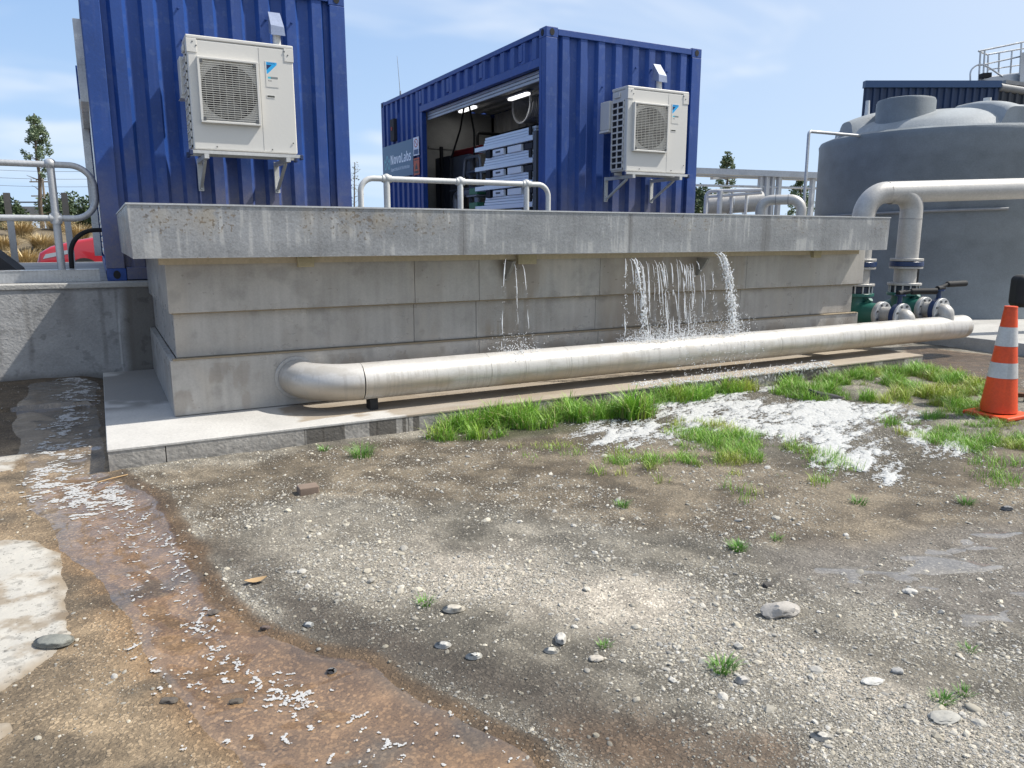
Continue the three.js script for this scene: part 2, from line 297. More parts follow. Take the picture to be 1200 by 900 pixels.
function soil(x, z) {
  const n = fbm(x * 1.7, z * 1.7, 4), n2 = fbm(x * 6 + 5, z * 6, 3);
  let c = mix3([0.135, 0.126, 0.107], [0.225, 0.213, 0.187], ss(0.3, 0.7, n)); c = g3(0.7 + 0.6 * ss(0.3, 0.7, n2), c);
  c = mix3(c, [0.47, 0.435, 0.385], 0.9 * Z.pale.at(x, z) * (0.55 + 0.6 * n2)); c = mix3(c, [0.24, 0.222, 0.19], 0.6 * Z.pale2.at(x, z));
  c = mix3(c, mix3([0.09, 0.072, 0.05], [0.19, 0.158, 0.115], ss(0.3, 0.7, n2)), 0.9 * Z.mud.at(x, z));
  c = mix3(c, [0.065, 0.055, 0.046], 0.85 * Z.margin.at(x, z)); c = mix3(c, [0.125, 0.085, 0.056], 0.75 * Z.brownR.at(x, z));
  c = mix3(c, [0.15, 0.14, 0.13], 0.8 * Z.slick.at(x, z)); c = mix3(c, [0.17, 0.115, 0.07], Z.wetBack.at(x, z));
  c = mix3(c, [0.055, 0.06, 0.025], 0.8 * Z.turf.at(x, z));
  c = mix3(c, [0.075, 0.066, 0.05], 0.75 * Z.damp.at(x, z));
  const L = Z.left.at(x, z);
  if (L > 0) {
    let l = mix3([0.20, 0.15, 0.10], [0.29, 0.225, 0.15], n2); l = mix3(l, mix3([0.185, 0.112, 0.056], [0.265, 0.168, 0.09], n), Z.ochre.at(x, z));
    l = mix3(l, mix3([0.15, 0.12, 0.085], [0.26, 0.205, 0.14], n2), 0.75 * Z.mudLeft.at(x, z));
    l = mix3(l, [0.10, 0.082, 0.06], 0.75 * ss(0.56, 0.68, fbm(x * 4 + 31, z * 4, 4)));
    const st = fbm((x * 0.62 + z * 0.78) * 3 + 2.2 * fbm(x * 2, z * 2, 2), (x * 0.78 - z * 0.62) * 22, 4); l = mix3(l, [0.115, 0.075, 0.042], 0.3 * ss(0.45, 0.7, st) * Z.ochre.at(x, z)); l = g3(0.8 + 0.4 * n2, l);
    const ed = Z.left.d(x, z); l = mix3(l, [0.07, 0.05, 0.034], 0.75 * ss(0.16, 0.02, ed + 0.08 * (n2 - 0.5)) * (x > 0 ? 1 : 0));
    l = mix3(l, g3(0.6 + 0.8 * n2, [0.088, 0.068, 0.047]), 0.85 * ss(-5.75, -6.3, z));  // ground behind the tank front: shade painted in with the wet mud tone
    c = mix3(c, l, L);
  }
  const far = ss(-16, -24, z); c = mix3(c, [0.30, 0.25, 0.16], far);
  return g3(0.86 + 0.5 * (fbm(x * 14, z * 14, 3) - 0.5), [c[0] * 1.38, c[1] * 1.34, c[2] * 1.27]);
}
{
  const axis = (a, b, s, far0, far1) => { const l = []; let d = s, x = a; while (x > far0) { d *= 1.3; x -= d; l.unshift(Math.max(x, far0)); } for (x = a; x <= b + 1e-6; x += s) l.push(x); d = s; x = b; while (x < far1) { d *= 1.3; x += d; l.push(Math.min(x, far1)); } return l; };
  const xs = axis(-2.2, 9.6, 0.026, -400, 500), zs = axis(-8.2, 0.4, 0.028, -600, 40);
  const nx = xs.length, nz = zs.length, P = new Float32Array(nx * nz * 3), C = new Float32Array(nx * nz * 3), U = new Float32Array(nx * nz * 2), I = [];
  for (let j = 0, k = 0; j < nz; j++) for (let i = 0; i < nx; i++, k++) {
    const x = xs[i], z = zs[j]; P.set([x, gh(x, z), z], k * 3); C.set(soil(x, z), k * 3); U.set([x + 0.15 * fbm(x, z, 2), z], k * 2);
    if (i && j) I.push(k - nx - 1, k - 1, k, k - nx - 1, k, k - nx);
  }
  const g = new THREE.BufferGeometry(); g.setAttribute('position', new THREE.BufferAttribute(P, 3)); g.setAttribute('color', new THREE.BufferAttribute(C, 3)); g.setAttribute('uv', new THREE.BufferAttribute(U, 2)); g.setIndex(I); g.computeVertexNormals();
  const m = std({ vertexColors: true, map: T.gravel, bumpMap: T.gravelBump, bumpScale: 0.005, roughness: 0.9 });
  const o = shadowy(new THREE.Mesh(g, m)); o.name = 'ground'; o.userData = { kind: 'structure' }; scene.add(o);
}
// sheets that follow the ground
function sheet(keep, x0, x1, z0, z1, s, lift, colorAt) {
  const nx = Math.round((x1 - x0) / s), nz = Math.round((z1 - z0) / s), P = [], U = [], I = [], C = [], id = new Map();
  const f = new Float32Array((nx + 1) * (nz + 1)); for (let j = 0; j <= nz; j++) for (let i = 0; i <= nx; i++) f[j * (nx + 1) + i] = keep(x0 + i * s, z0 + j * s);
  const put = (x, z, key, fv) => { if (!id.has(key)) { id.set(key, P.length / 3); P.push(x, gh(x, z) + (typeof lift === 'function' ? lift(x, z, fv) : lift), z); U.push(x, z); if (colorAt) C.push(...colorAt(x, z)); } return id.get(key); };
  const pos = (k) => [x0 + (k % (nx + 1)) * s, z0 + Math.floor(k / (nx + 1)) * s];
  const vert = (k) => { const [x, z] = pos(k); return put(x, z, k, f[k]); };
  const cut = (a, b) => { if (a > b) [a, b] = [b, a]; const t = clamp(f[a] / (f[a] - f[b]), 0.04, 0.96), p = pos(a), q = pos(b); return put(mix(p[0], q[0], t), mix(p[1], q[1], t), a * 1e7 + b, 0); };
  const tri = (a, b, c) => { const A = f[a] > 0, B = f[b] > 0, C2 = f[c] > 0, n = A + B + C2; if (n === 3) I.push(vert(a), vert(b), vert(c)); else if (n === 1) { const [p, q, r] = A ? [a, b, c] : B ? [b, c, a] : [c, a, b]; I.push(vert(p), cut(p, q), cut(p, r)); } else if (n === 2) { const [p, q, r] = !A ? [a, b, c] : !B ? [b, c, a] : [c, a, b]; const u = cut(p, q), v = cut(p, r); I.push(u, vert(q), vert(r), u, vert(r), v); } };
  for (let j = 0; j < nz; j++) for (let i = 0; i < nx; i++) { const k = j * (nx + 1) + i, b = k + 1, c = k + nx + 1, d = c + 1; if (f[k] > 0 || f[b] > 0 || f[c] > 0 || f[d] > 0) { tri(k, c, d); tri(k, d, b); } }
  const g = new THREE.BufferGeometry(); g.setAttribute('position', new THREE.Float32BufferAttribute(P, 3)); g.setAttribute('uv', new THREE.Float32BufferAttribute(U, 2)); if (colorAt) g.setAttribute('color', new THREE.Float32BufferAttribute(C, 3)); g.setIndex(I); g.computeVertexNormals(); return g;
}
function sheetObj(name, g, m, kind) { const o = shadowy(new THREE.Mesh(g, m)); o.name = numbered(name); o.userData = { kind }; scene.add(o); return o; }
// dry bare concrete at the left
{
  const zs = [new Zone([[-400, 600], [0, 623], [40, 622], [75, 640], [82, 680], [88, 735], [70, 760], [40, 780], [0, 806], [-400, 900]], 0.02, 0.02), new Zone([[-300, 830], [0, 832], [24, 826], [30, 845], [0, 868], [-300, 880]], 0.02, 0.02), new Zone([[-300, 528], [0, 530], [42, 528], [20, 546], [0, 549], [-300, 560]], 0.02, 0.025)];
  const k = (x, z) => Math.max(...zs.map((q) => q.d(x, z))) + 0.05 * (fbm(x * 14, z * 14, 4) - 0.5);
  const g = sheet(k, -2.6, -0.05, -6.6, -1.7, 0.012, (x, z, f) => mix(-0.003, 0.004, ss(0, 0.05, f)), (x, z) => mix3([1, 1, 1], [0.46, 0.36, 0.25], ss(0.12, 0.0, k(x, z) + 0.16 * (fbm(x * 11, z * 11, 4) - 0.42)) * 0.85));
  sheetObj('concrete_floor', g, std({ vertexColors: true, color: col(0.47, 0.452, 0.415), map: tex(1024, 1024, (u, v) => { const a = fbm(u * 7, v * 7, 5, 7), s = vn(u * 170, v * 170, 170), q = fbm(u * 40, v * 40, 3, 40); let k2 = 0.86 + 0.16 * (a - 0.5); if (s > 0.86 && q > 0.45) k2 *= 0.5; k2 *= 1 - 0.3 * ss(0.6, 0.8, q); return mix3([k2, k2 * 0.985, k2 * 0.95], [0.42, 0.33, 0.23], 0.7 * ss(0.52, 0.72, fbm(u * 9 + 5, v * 9, 5, 9))); }, { size: [1.1] }), bumpMap: T.fine, bumpScale: 0.002, roughness: 0.95 }), 'structure');
}
// thin running water
const water = phy({ vertexColors: true, map: T.gravel, roughness: 0.55, bumpMap: T.ripple, bumpScale: 0.004, clearcoat: 1, clearcoatRoughness: 0.07 });   // silt under a film of water
const flow = new Zone([[40, 450], [118, 446], [125, 500], [140, 558], [195, 580], [222, 625], [247, 664], [272, 699], [328, 742], [368, 756], [428, 766], [468, 791], [558, 836], [638, 876], [665, 910], [600, 960], [300, 930], [215, 840], [150, 760], [120, 690], [60, 640], [20, 590], [10, 500]], 0.02, 0.05);
sheetObj('stream', sheet((x, z) => flow.d(x, z), -2, 1.8, -7.9, -1.5, 0.025, (x, z, f) => mix(-0.004, 0.0035, ss(0, 0.09, f)), soil), water, 'structure');
const puddle = new Zone([[880, 648], [1000, 646], [1210, 612], [1260, 730], [1090, 716], [950, 676]], 0.02, 0.12);
sheetObj('water', sheet((x, z) => Math.max(Math.min(puddle.d(x, z), 0.2) + 0.9 * (fbm(x * 1.9 + z * 0.9, z * 3.8 - x * 1.7, 4) - 0.635), Z.wetBack.d(x, z) + 0.5 * (fbm(x * 3, z * 3, 3) - 0.5)), 1.5, 10, -7, -1.2, 0.03, (x, z, f) => mix(-0.006, 0.0035, ss(0, 0.12, f)), soil), water, 'structure');

// ---------------------------------------------------------------- raised yard, wall, slab
const PY = 0.98, WZ = -8.12;
struct('yard', [box(-30, 8.9, -0.2, PY, -15.2, WZ - 0.2)], M.concreteDark);
{
  const t = thing('retaining_wall', 'grey stained concrete retaining wall left of the panelled tank', 'wall');
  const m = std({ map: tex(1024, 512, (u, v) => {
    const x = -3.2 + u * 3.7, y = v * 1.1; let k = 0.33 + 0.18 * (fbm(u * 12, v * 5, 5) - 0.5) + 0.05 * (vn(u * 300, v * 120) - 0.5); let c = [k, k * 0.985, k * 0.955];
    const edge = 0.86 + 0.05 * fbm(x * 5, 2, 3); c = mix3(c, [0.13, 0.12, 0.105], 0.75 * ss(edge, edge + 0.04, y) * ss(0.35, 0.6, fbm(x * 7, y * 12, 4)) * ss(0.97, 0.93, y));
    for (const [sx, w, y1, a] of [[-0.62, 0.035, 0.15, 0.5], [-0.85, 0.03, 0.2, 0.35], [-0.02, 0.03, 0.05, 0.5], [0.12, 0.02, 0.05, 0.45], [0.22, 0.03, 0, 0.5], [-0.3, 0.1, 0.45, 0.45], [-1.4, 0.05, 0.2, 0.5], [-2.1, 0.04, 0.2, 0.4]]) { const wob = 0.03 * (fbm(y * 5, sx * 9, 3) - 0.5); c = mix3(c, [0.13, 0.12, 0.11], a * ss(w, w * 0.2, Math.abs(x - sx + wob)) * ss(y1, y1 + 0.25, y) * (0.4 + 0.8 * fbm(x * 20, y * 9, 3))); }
    c = mix3(c, [0.12, 0.105, 0.085], 0.8 * ss(0.14, 0.24, x + 0.04 * fbm(y * 6, 1, 3))); c = mix3(c, [0.58, 0.57, 0.55], 0.5 * ss(0.012, 0.004, Math.abs(x - 0.13 + 0.02 * fbm(y * 4, 8, 2))) * ss(0.75, 0.6, y));  // dark right end: shade of the tank painted in along with wet staining
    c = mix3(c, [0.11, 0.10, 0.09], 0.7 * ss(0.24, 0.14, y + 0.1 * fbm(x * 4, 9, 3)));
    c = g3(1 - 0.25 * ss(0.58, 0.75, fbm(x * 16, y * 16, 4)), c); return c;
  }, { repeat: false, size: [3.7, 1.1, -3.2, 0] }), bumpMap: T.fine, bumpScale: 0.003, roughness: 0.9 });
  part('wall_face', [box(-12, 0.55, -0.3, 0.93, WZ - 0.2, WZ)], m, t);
  part('coping', [box(-12, 0.55, 0.93, PY + 0.004, WZ - 0.2, WZ + 0.012, 0.012)], M.concrete, t);
  done(t);
}
solo('kerb_beam', [box(-6, 0.0, PY + 0.004, PY + 0.11, WZ - 0.3, WZ - 0.24), box(-6, 0.0, PY + 0.11, PY + 0.118, WZ - 0.38, WZ - 0.235)], M.galv, 'galvanised steel channel on top of the stained concrete wall', 'steel beam');
const SL = { x0: -0.06, x1: 7.9, y: 0.128, z0: WZ + 0.002, z1: -5.08 };
{
  const t = std({ map: tex(2048, 768, (u, v) => {
    const x = SL.x0 + u * (SL.x1 - SL.x0), z = SL.z0 + v * (SL.z1 - SL.z0);
    let k = 0.45 + 0.14 * (fbm(x * 3, z * 3, 5) - 0.5) + 0.06 * (vn(x * 110, z * 110) - 0.5); let c = [k, k * 0.965, k * 0.9];
    const wetE = 1.05 + 0.5 * (fbm(z * 3, 4, 3) - 0.5) + (z > -5.2 - 0.12 * fbm(x * 3, 3, 3) ? 0.35 + 0.5 * fbm(x * 2.5, 7, 2) : 0);
    const wet = ss(wetE, wetE + 0.07, x - 0.14 * fbm(x * 9, z * 9, 3)) * (z > -5.85 ? 1 : 0.6) * (0.75 + 0.5 * (fbm(x * 3, z * 8, 4) - 0.4));
    c = mix3(c, g3(0.8 + 0.4 * fbm(x * 6, z * 12, 3), [0.235, 0.178, 0.115]), 0.92 * clamp(wet));
    c = mix3(c, [0.33, 0.28, 0.215], 0.65 * ss(2.9, 3.4, x) * ss(0.35, 0.6, fbm(x * 4, z * 7, 4)));
    c = mix3(c, [0.16, 0.15, 0.135], 0.8 * ss(0.42, 0.56, fbm(x * 2 + 4, z * 2, 4) + 0.12 * ss(-6.3, -7.2, z)) * ss(-6.1, -6.4, z));  // back of the slab: tank shade put into the colour with the damp
    return c;
  }, { repeat: false, size: [SL.x1 - SL.x0, SL.z1 - SL.z0, SL.x0, SL.z0] }), bumpMap: T.fine, bumpScale: 0.002, roughness: 0.8 });
  const f = std({ map: tex(2048, 64, (u, v) => {
    const x = SL.x0 + u * (SL.x1 - SL.x0), y = v * 0.2; let k = 0.29 + 0.16 * (fbm(x * 4, y * 10, 4) - 0.5) + 0.12 * (vn(x * 60, y * 60) - 0.5); let c = [k, k * 0.94, k * 0.85];
    for (const [sx, w] of [[1.2, 0.07], [1.33, 0.09], [1.62, 0.035], [1.72, 0.075], [1.86, 0.02], [1.95, 0.03], [2.5, 0.05], [2.62, 0.1], [2.9, 0.06], [3.4, 0.3], [4.2, 0.4], [5.1, 0.3], [6.0, 0.4], [6.8, 0.3], [7.4, 0.2]]) c = mix3(c, [0.07, 0.062, 0.052], 0.8 * ss(w, w * 0.85, Math.abs(x - sx) + 0.03 * (vn(x * 90, 3 + y * 2) - 0.5)));
    return g3(1, c);
  }, { repeat: false, size: [SL.x1 - SL.x0, 0.2, SL.x0, 0] }), bumpMap: T.fine, bumpScale: 0.003, roughness: 0.9 });
  const o = thing('concrete_slab', 'low concrete plinth slab under the panelled tank and long pipe', 'concrete slab');
  part('slab_top', [box(SL.x0, SL.x1, SL.y - 0.02, SL.y, SL.z0, SL.z1, 0.006)], t, o);
  part('slab_edge', [box(SL.x0 + 0.004, 0.262, -0.25, SL.y - 0.02, SL.z0, SL.z1 - 0.005), box(0.268, SL.x1 - 0.004, -0.25, SL.y - 0.02, SL.z0, SL.z1 - 0.004)], f, o);
  done(o);
}

// ---------------------------------------------------------------- panelled tank
{
  const o = thing('settling_tank', 'long low grey panelled tank with overhanging rim leaking water', 'tank');
  const stain = tex(2048, 512, (u, v) => {
    const x = u * 8, y = v * 1.3; const b = fbm(x * 1.5, y * 2.5, 5), s = fbm(x * 26, y * 1.5, 4), f = vn(x * 130, y * 130);
    let k = 0.385 + 0.17 * (b - 0.5) + 0.11 * (s - 0.5) + 0.05 * (f - 0.5); let c = [k, k * 0.95, k * 0.875];
    const st = (x0, w, a, cc) => { c = mix3(c, cc, a * ss(w, w * 0.5, Math.abs(x - x0 + 0.25 * (fbm(y * 3, x0, 3) - 0.5))) * ss(0.3, 0.62, s * 0.6 + b * 0.5)); };
    st(3.15, 0.28, 0.75, [0.24, 0.2, 0.155]); st(4.75, 0.75, 0.75, [0.26, 0.215, 0.165]); st(5.6, 0.3, 0.6, [0.27, 0.225, 0.17]); st(2.35, 0.2, 0.3, [0.33, 0.29, 0.24]); st(4.1, 0.12, 0.5, [0.28, 0.24, 0.19]); st(6.6, 0.35, 0.35, [0.3, 0.27, 0.22]);
    c = mix3(c, [0.5, 0.44, 0.36], 0.35 * ss(0.5, 0.7, fbm(x * 2.2 + 7, y * 1.2, 4)));
    c = g3(1 - 0.2 * ss(0.55, 0.8, fbm(x * 7 + 3, y * 7, 5)), c); c = mix3(c, [0.24, 0.2, 0.16], 0.4 * ss(0.48, 0.66, fbm(x * 9, y * 5, 5)) * (y < 0.5 ? 1 : 0.3));
    return c;
  }, { size: [8, 1.3] });
  const m = std({ map: stain, metalness: 0.15, roughness: 0.55, roughnessMap: T.rough, bumpMap: T.galv, bumpScale: 0.0015 });
  const zb = WZ + 0.004, gap = 0.0016;
  const row = (y0, y1, zf, xl, xr, seams, dp = 0.05) => {
    const xs = [xl, ...seams, xr];
    for (let i = 0; i < xs.length - 1; i++) part('panel', [box(xs[i] + (i ? gap / 2 : 0), xs[i + 1] - (i < xs.length - 2 ? gap / 2 : 0), y0, y1, zf - dp, zf, 0.006)], m, o);
    const zm = [zf - dp - gap, -7.0, zb]; for (let i = 0; i < 2; i++) for (const s of [0, 1]) part('panel', [s ? box(xr - dp, xr, y0, y1, zm[i + 1] + (i ? 0 : gap), zm[i], 0.006) : box(xl, xl + dp, y0, y1, zm[i + 1] + (i ? 0 : gap), zm[i], 0.006)], m, o);
  };
  row(SL.y + 0.004, 0.538, -5.81, 0.382, 7.72, [2.82, 4.06, 5.9]);
  row(0.546, 0.862, -5.865, 0.43, 7.66, [2.25, 2.82, 4.06, 5.9]);
  row(0.872, 1.262, -5.80, 0.40, 7.74, [2.24, 2.82, 4.06, 5.9]);
  part('core', [box(0.45, 7.64, SL.y + 0.004, 1.26, zb + 0.02, -5.93)], M.concreteDark, o);
  part('joint_bead', [box(0.42, 7.68, 0.864, 0.870, -5.88, -5.812), box(0.40, 7.70, 0.538, 0.546, -5.86, -5.80)], std({ color: col(0.3, 0.24, 0.16), roughness: 0.8 }), o);
  // rim with leaning outer faces
  const rimT = tex(2048, 128, (u, v) => {
    const x = u * 8, y = v * 0.4; const b = fbm(x * 3, y * 6, 5), f = vn(x * 150, y * 150), s = fbm(x * 40, y * 3, 3);
    let k = 0.285 + 0.16 * (b - 0.5) + 0.10 * (f - 0.5) + 0.07 * (s - 0.5); let c = [k * 0.97, k * 0.985, k];
    c = mix3(c, [0.52, 0.51, 0.48], 0.45 * ss(0.56, 0.7, s) * ss(0.4, 0.55, b));
    for (const [a, w, q] of [[2.52, 0.05, 0.55], [4.13, 0.035, 0.6], [5.78, 0.09, 0.65], [3.55, 0.02, 0.3], [6.6, 0.03, 0.3], [1.4, 0.02, 0.2]]) c = mix3(c, [0.15, 0.145, 0.14], q * ss(w, w * 0.4, Math.abs(x - a + 0.02 * (fbm(y * 20, a, 2) - 0.5))) * (0.5 + 0.6 * fbm(x * 20, y * 6, 2)));
    let li = 0; for (const [a, w, q] of [[0.36, 0.09, 0.7], [0.68, 0.14, 1], [0.55, 0.3, 0.35], [1.32, 0.05, 0.6], [1.72, 0.26, 1], [2.2, 0.2, 0.5], [7.5, 0.1, 0.6], [6.2, 0.3, 0.3], [4.9, 0.4, 0.25]]) li = Math.max(li, q * Math.exp(-Math.pow((x - a) / w, 2)) * Math.exp(-Math.pow((y - 0.27) / 0.11, 2))); const sp = fbm(x * 62, y * 62, 3); c = mix3(c, [0.40, 0.33, 0.22], 0.4 * li * ss(0.35, 0.6, fbm(x * 12, y * 12, 3))); c = mix3(c, mix3([0.20, 0.14, 0.075], [0.06, 0.045, 0.03], vn(x * 70, y * 70)), 0.65 * ss(0.72 - 0.11 * li, 0.77 - 0.11 * li, sp) * (li > 0.12 ? 1 : 0));
    return c;
  }, { size: [8, 0.4, 0, 1.27] });
  const rm = std({ map: rimT, metalness: 0.2, roughness: 0.55, roughnessMap: T.rough, bumpMap: T.fine, bumpScale: 0.001 });
  const yb = 1.264, yt = 1.603, lip = 0.13, B = [0.197, 7.64, -5.46], Tt = [0.187, 7.645, -5.457];
  const ins = [Tt[0] + lip, Tt[1] - lip, Tt[2] - lip];
  const fx = [0, 2.52, 4.13, 5.78, 1], lerpx = (A, q) => q === 0 ? A[0] : q === 1 ? A[1] : q;
  for (let i = 0; i < 4; i++) { const e0 = i ? 0.0008 : 0, e1 = i < 3 ? 0.0008 : 0, a0 = lerpx(B, fx[i]) + e0, a1 = lerpx(B, fx[i + 1]) - e1, t0 = lerpx(Tt, fx[i]) + e0, t1 = lerpx(Tt, fx[i + 1]) - e1;
    const i0 = i ? t0 : ins[0] , i1 = i < 3 ? t1 : ins[1];
    part('rim_panel', [hexa([[i ? a0 : B[0] + 0.02, yb, -5.79], [i < 3 ? a1 : B[1] - 0.02, yb, -5.80], [a1, yb, B[2]], [a0, yb, B[2]]].map((p) => p), [[i0, yt, ins[2]], [i1, yt, ins[2]], [t1, yt, Tt[2]], [t0, yt, Tt[2]]])], rm, o); }
  part('rim_panel', [hexa([[B[0], yb, zb], [B[0] + 0.15, yb, zb], [B[0] + 0.017, yb, -5.793], [B[0], yb, B[2] - 0.004]], [[Tt[0], yt, zb], [ins[0], yt, zb], [ins[0], yt, ins[2] - 0.003], [Tt[0], yt, Tt[2] - 0.004]])], rm, o);
  part('rim_panel', [hexa([[B[1] - 0.15, yb, zb], [B[1], yb, zb], [B[1], yb, B[2] - 0.004], [B[1] - 0.017, yb, -5.793]], [[ins[1], yt, zb], [Tt[1], yt, zb], [Tt[1], yt, Tt[2] - 0.004], [ins[1], yt, ins[2] - 0.003]])], rm, o);
  part('rim_lip', [box(Tt[0] - 0.006, Tt[1] + 0.006, yt + 0.001, yt + 0.012, Tt[2] - lip, Tt[2] + 0.006), box(Tt[0] - 0.006, ins[0], yt + 0.001, yt + 0.012, zb, Tt[2] - lip - 0.001), box(ins[1], Tt[1] + 0.006, yt + 0.001, yt + 0.012, zb, Tt[2] - lip - 0.001)], M.galvLight, o);
  part('ledge', [box(0.36, 7.5, 1.215, 1.266, -5.798, -5.70)], std({ color: col(0.6, 0.51, 0.37), map: T.galv, roughness: 0.7 }), o);
  const mz = std({ color: col(0.55, 0.47, 0.30), map: T.mottle, roughness: 0.85 });
  part('clip', [box(1.28, 1.4, 1.185, 1.262, -5.70, -5.655, 0.006)], mz, o); part('clip', [box(3.12, 3.30, 1.175, 1.262, -5.698, -5.655, 0.006)], mz, o); part('clip', [box(6.72, 6.84, 1.185, 1.262, -5.70, -5.655, 0.006)], mz, o);
  for (const x of [3.06, 5.22]) part('gusset', [hexa([[x, 1.03, -5.797], [x + 0.03, 1.03, -5.797], [x + 0.03, 1.03, -5.78], [x, 1.03, -5.78]], [[x, 1.2, -5.797], [x + 0.03, 1.2, -5.797], [x + 0.03, 1.2, -5.64], [x, 1.2, -5.64]])], M.concreteDark, o, 'dark triangular gusset under the rim');
  part('tank_water', [box(ins[0] + 0.02, ins[1] - 0.02, 1.26, 1.45, zb, ins[2] - 0.15)], phy({ color: col(0.05, 0.05, 0.04), roughness: 0.05 }), o);
  done(o);
}

// ---------------------------------------------------------------- long pipe on the slab, with its valves and risers
const PZ = -5.4, PYC = 0.345, PR = 0.138;
const pipeM = std({ map: tex(2048, 256, (u, v) => {       // u along the pipe, v round it (0 at the top)
  const x = u * 9, a = v; const b = fbm(x * 2, a * 5, 4), s = fbm(x * 60, a * 3, 3); let k = 0.50 + 0.12 * (b - 0.5) + 0.06 * (vn(x * 140, a * 120) - 0.5); let c = [k, k * 0.96, k * 0.9];
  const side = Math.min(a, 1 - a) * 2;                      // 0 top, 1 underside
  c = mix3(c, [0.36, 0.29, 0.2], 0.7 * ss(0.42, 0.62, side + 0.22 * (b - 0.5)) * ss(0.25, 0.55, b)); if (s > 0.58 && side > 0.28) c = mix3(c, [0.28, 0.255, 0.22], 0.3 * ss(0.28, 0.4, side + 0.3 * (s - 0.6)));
  c = mix3(c, [0.36, 0.33, 0.28], 0.4 * ss(0.6, 0.72, fbm(x * 8, a * 9, 4))); return c;
}, { size: [9, 2 * Math.PI * PR] }), metalness: 0.12, roughness: 0.6, roughnessMap: T.rough });
{
  const o = thing('drain_pipe', 'long stained steel pipe lying along the front of the panelled tank', 'pipe');
  const ex = 1.258, R = 0.40, el = path([[ex, PYC, -5.79], [ex, PYC, PZ], [1.9, PYC, PZ]], [0, R - 0.02, 0]);
  el.pop();
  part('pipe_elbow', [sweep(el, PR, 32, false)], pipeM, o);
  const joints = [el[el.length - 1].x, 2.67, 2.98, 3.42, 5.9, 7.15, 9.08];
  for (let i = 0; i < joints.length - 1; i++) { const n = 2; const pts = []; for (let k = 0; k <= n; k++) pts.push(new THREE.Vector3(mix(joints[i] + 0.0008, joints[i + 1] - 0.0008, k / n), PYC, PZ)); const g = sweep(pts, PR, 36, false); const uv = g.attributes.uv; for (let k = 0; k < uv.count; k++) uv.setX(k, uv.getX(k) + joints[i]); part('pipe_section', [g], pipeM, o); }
  const bead = std({ color: col(0.42, 0.39, 0.34), metalness: 0.5, roughness: 0.5 });
  for (const x of joints.slice(0, -1)) part('weld_seam', [(() => { const g = new THREE.TorusGeometry(PR, 0.0016, 6, 40); g.rotateY(Math.PI / 2); g.translate(x, PYC, PZ); return planar(clean(g)); })()], bead, o);
  const cap = new THREE.SphereGeometry(PR, 32, 16, 0, Math.PI * 2, 0, Math.PI / 2); cap.rotateZ(-Math.PI / 2); cap.scale(0.75, 1, 1); cap.translate(9.08, PYC, PZ);
  part('end_cap', [planar(clean(cap))], M.steel, o);
  part('collar', [ring([ex, PYC, -5.803], [0, 0, 1], PR, PR + 0.022, 0.012, 40)], M.steel, o);
  for (const x of [1.72]) part('support_foot', [box(x - 0.03, x + 0.03, SL.y + 0.001, PYC - PR + 0.006, PZ - 0.05, PZ + 0.05)], M.black, o, 'small black foot under the pipe');
  part('branch_pipe', [bar([6.9, 0.32, -5.8], [7.05, 0.34, PZ - 0.03], 0.085, 0.085, 20)], M.steel, o);
  done(o);
}
const RX = [8.1, 8.74], RZ = [-6.14, -5.965];
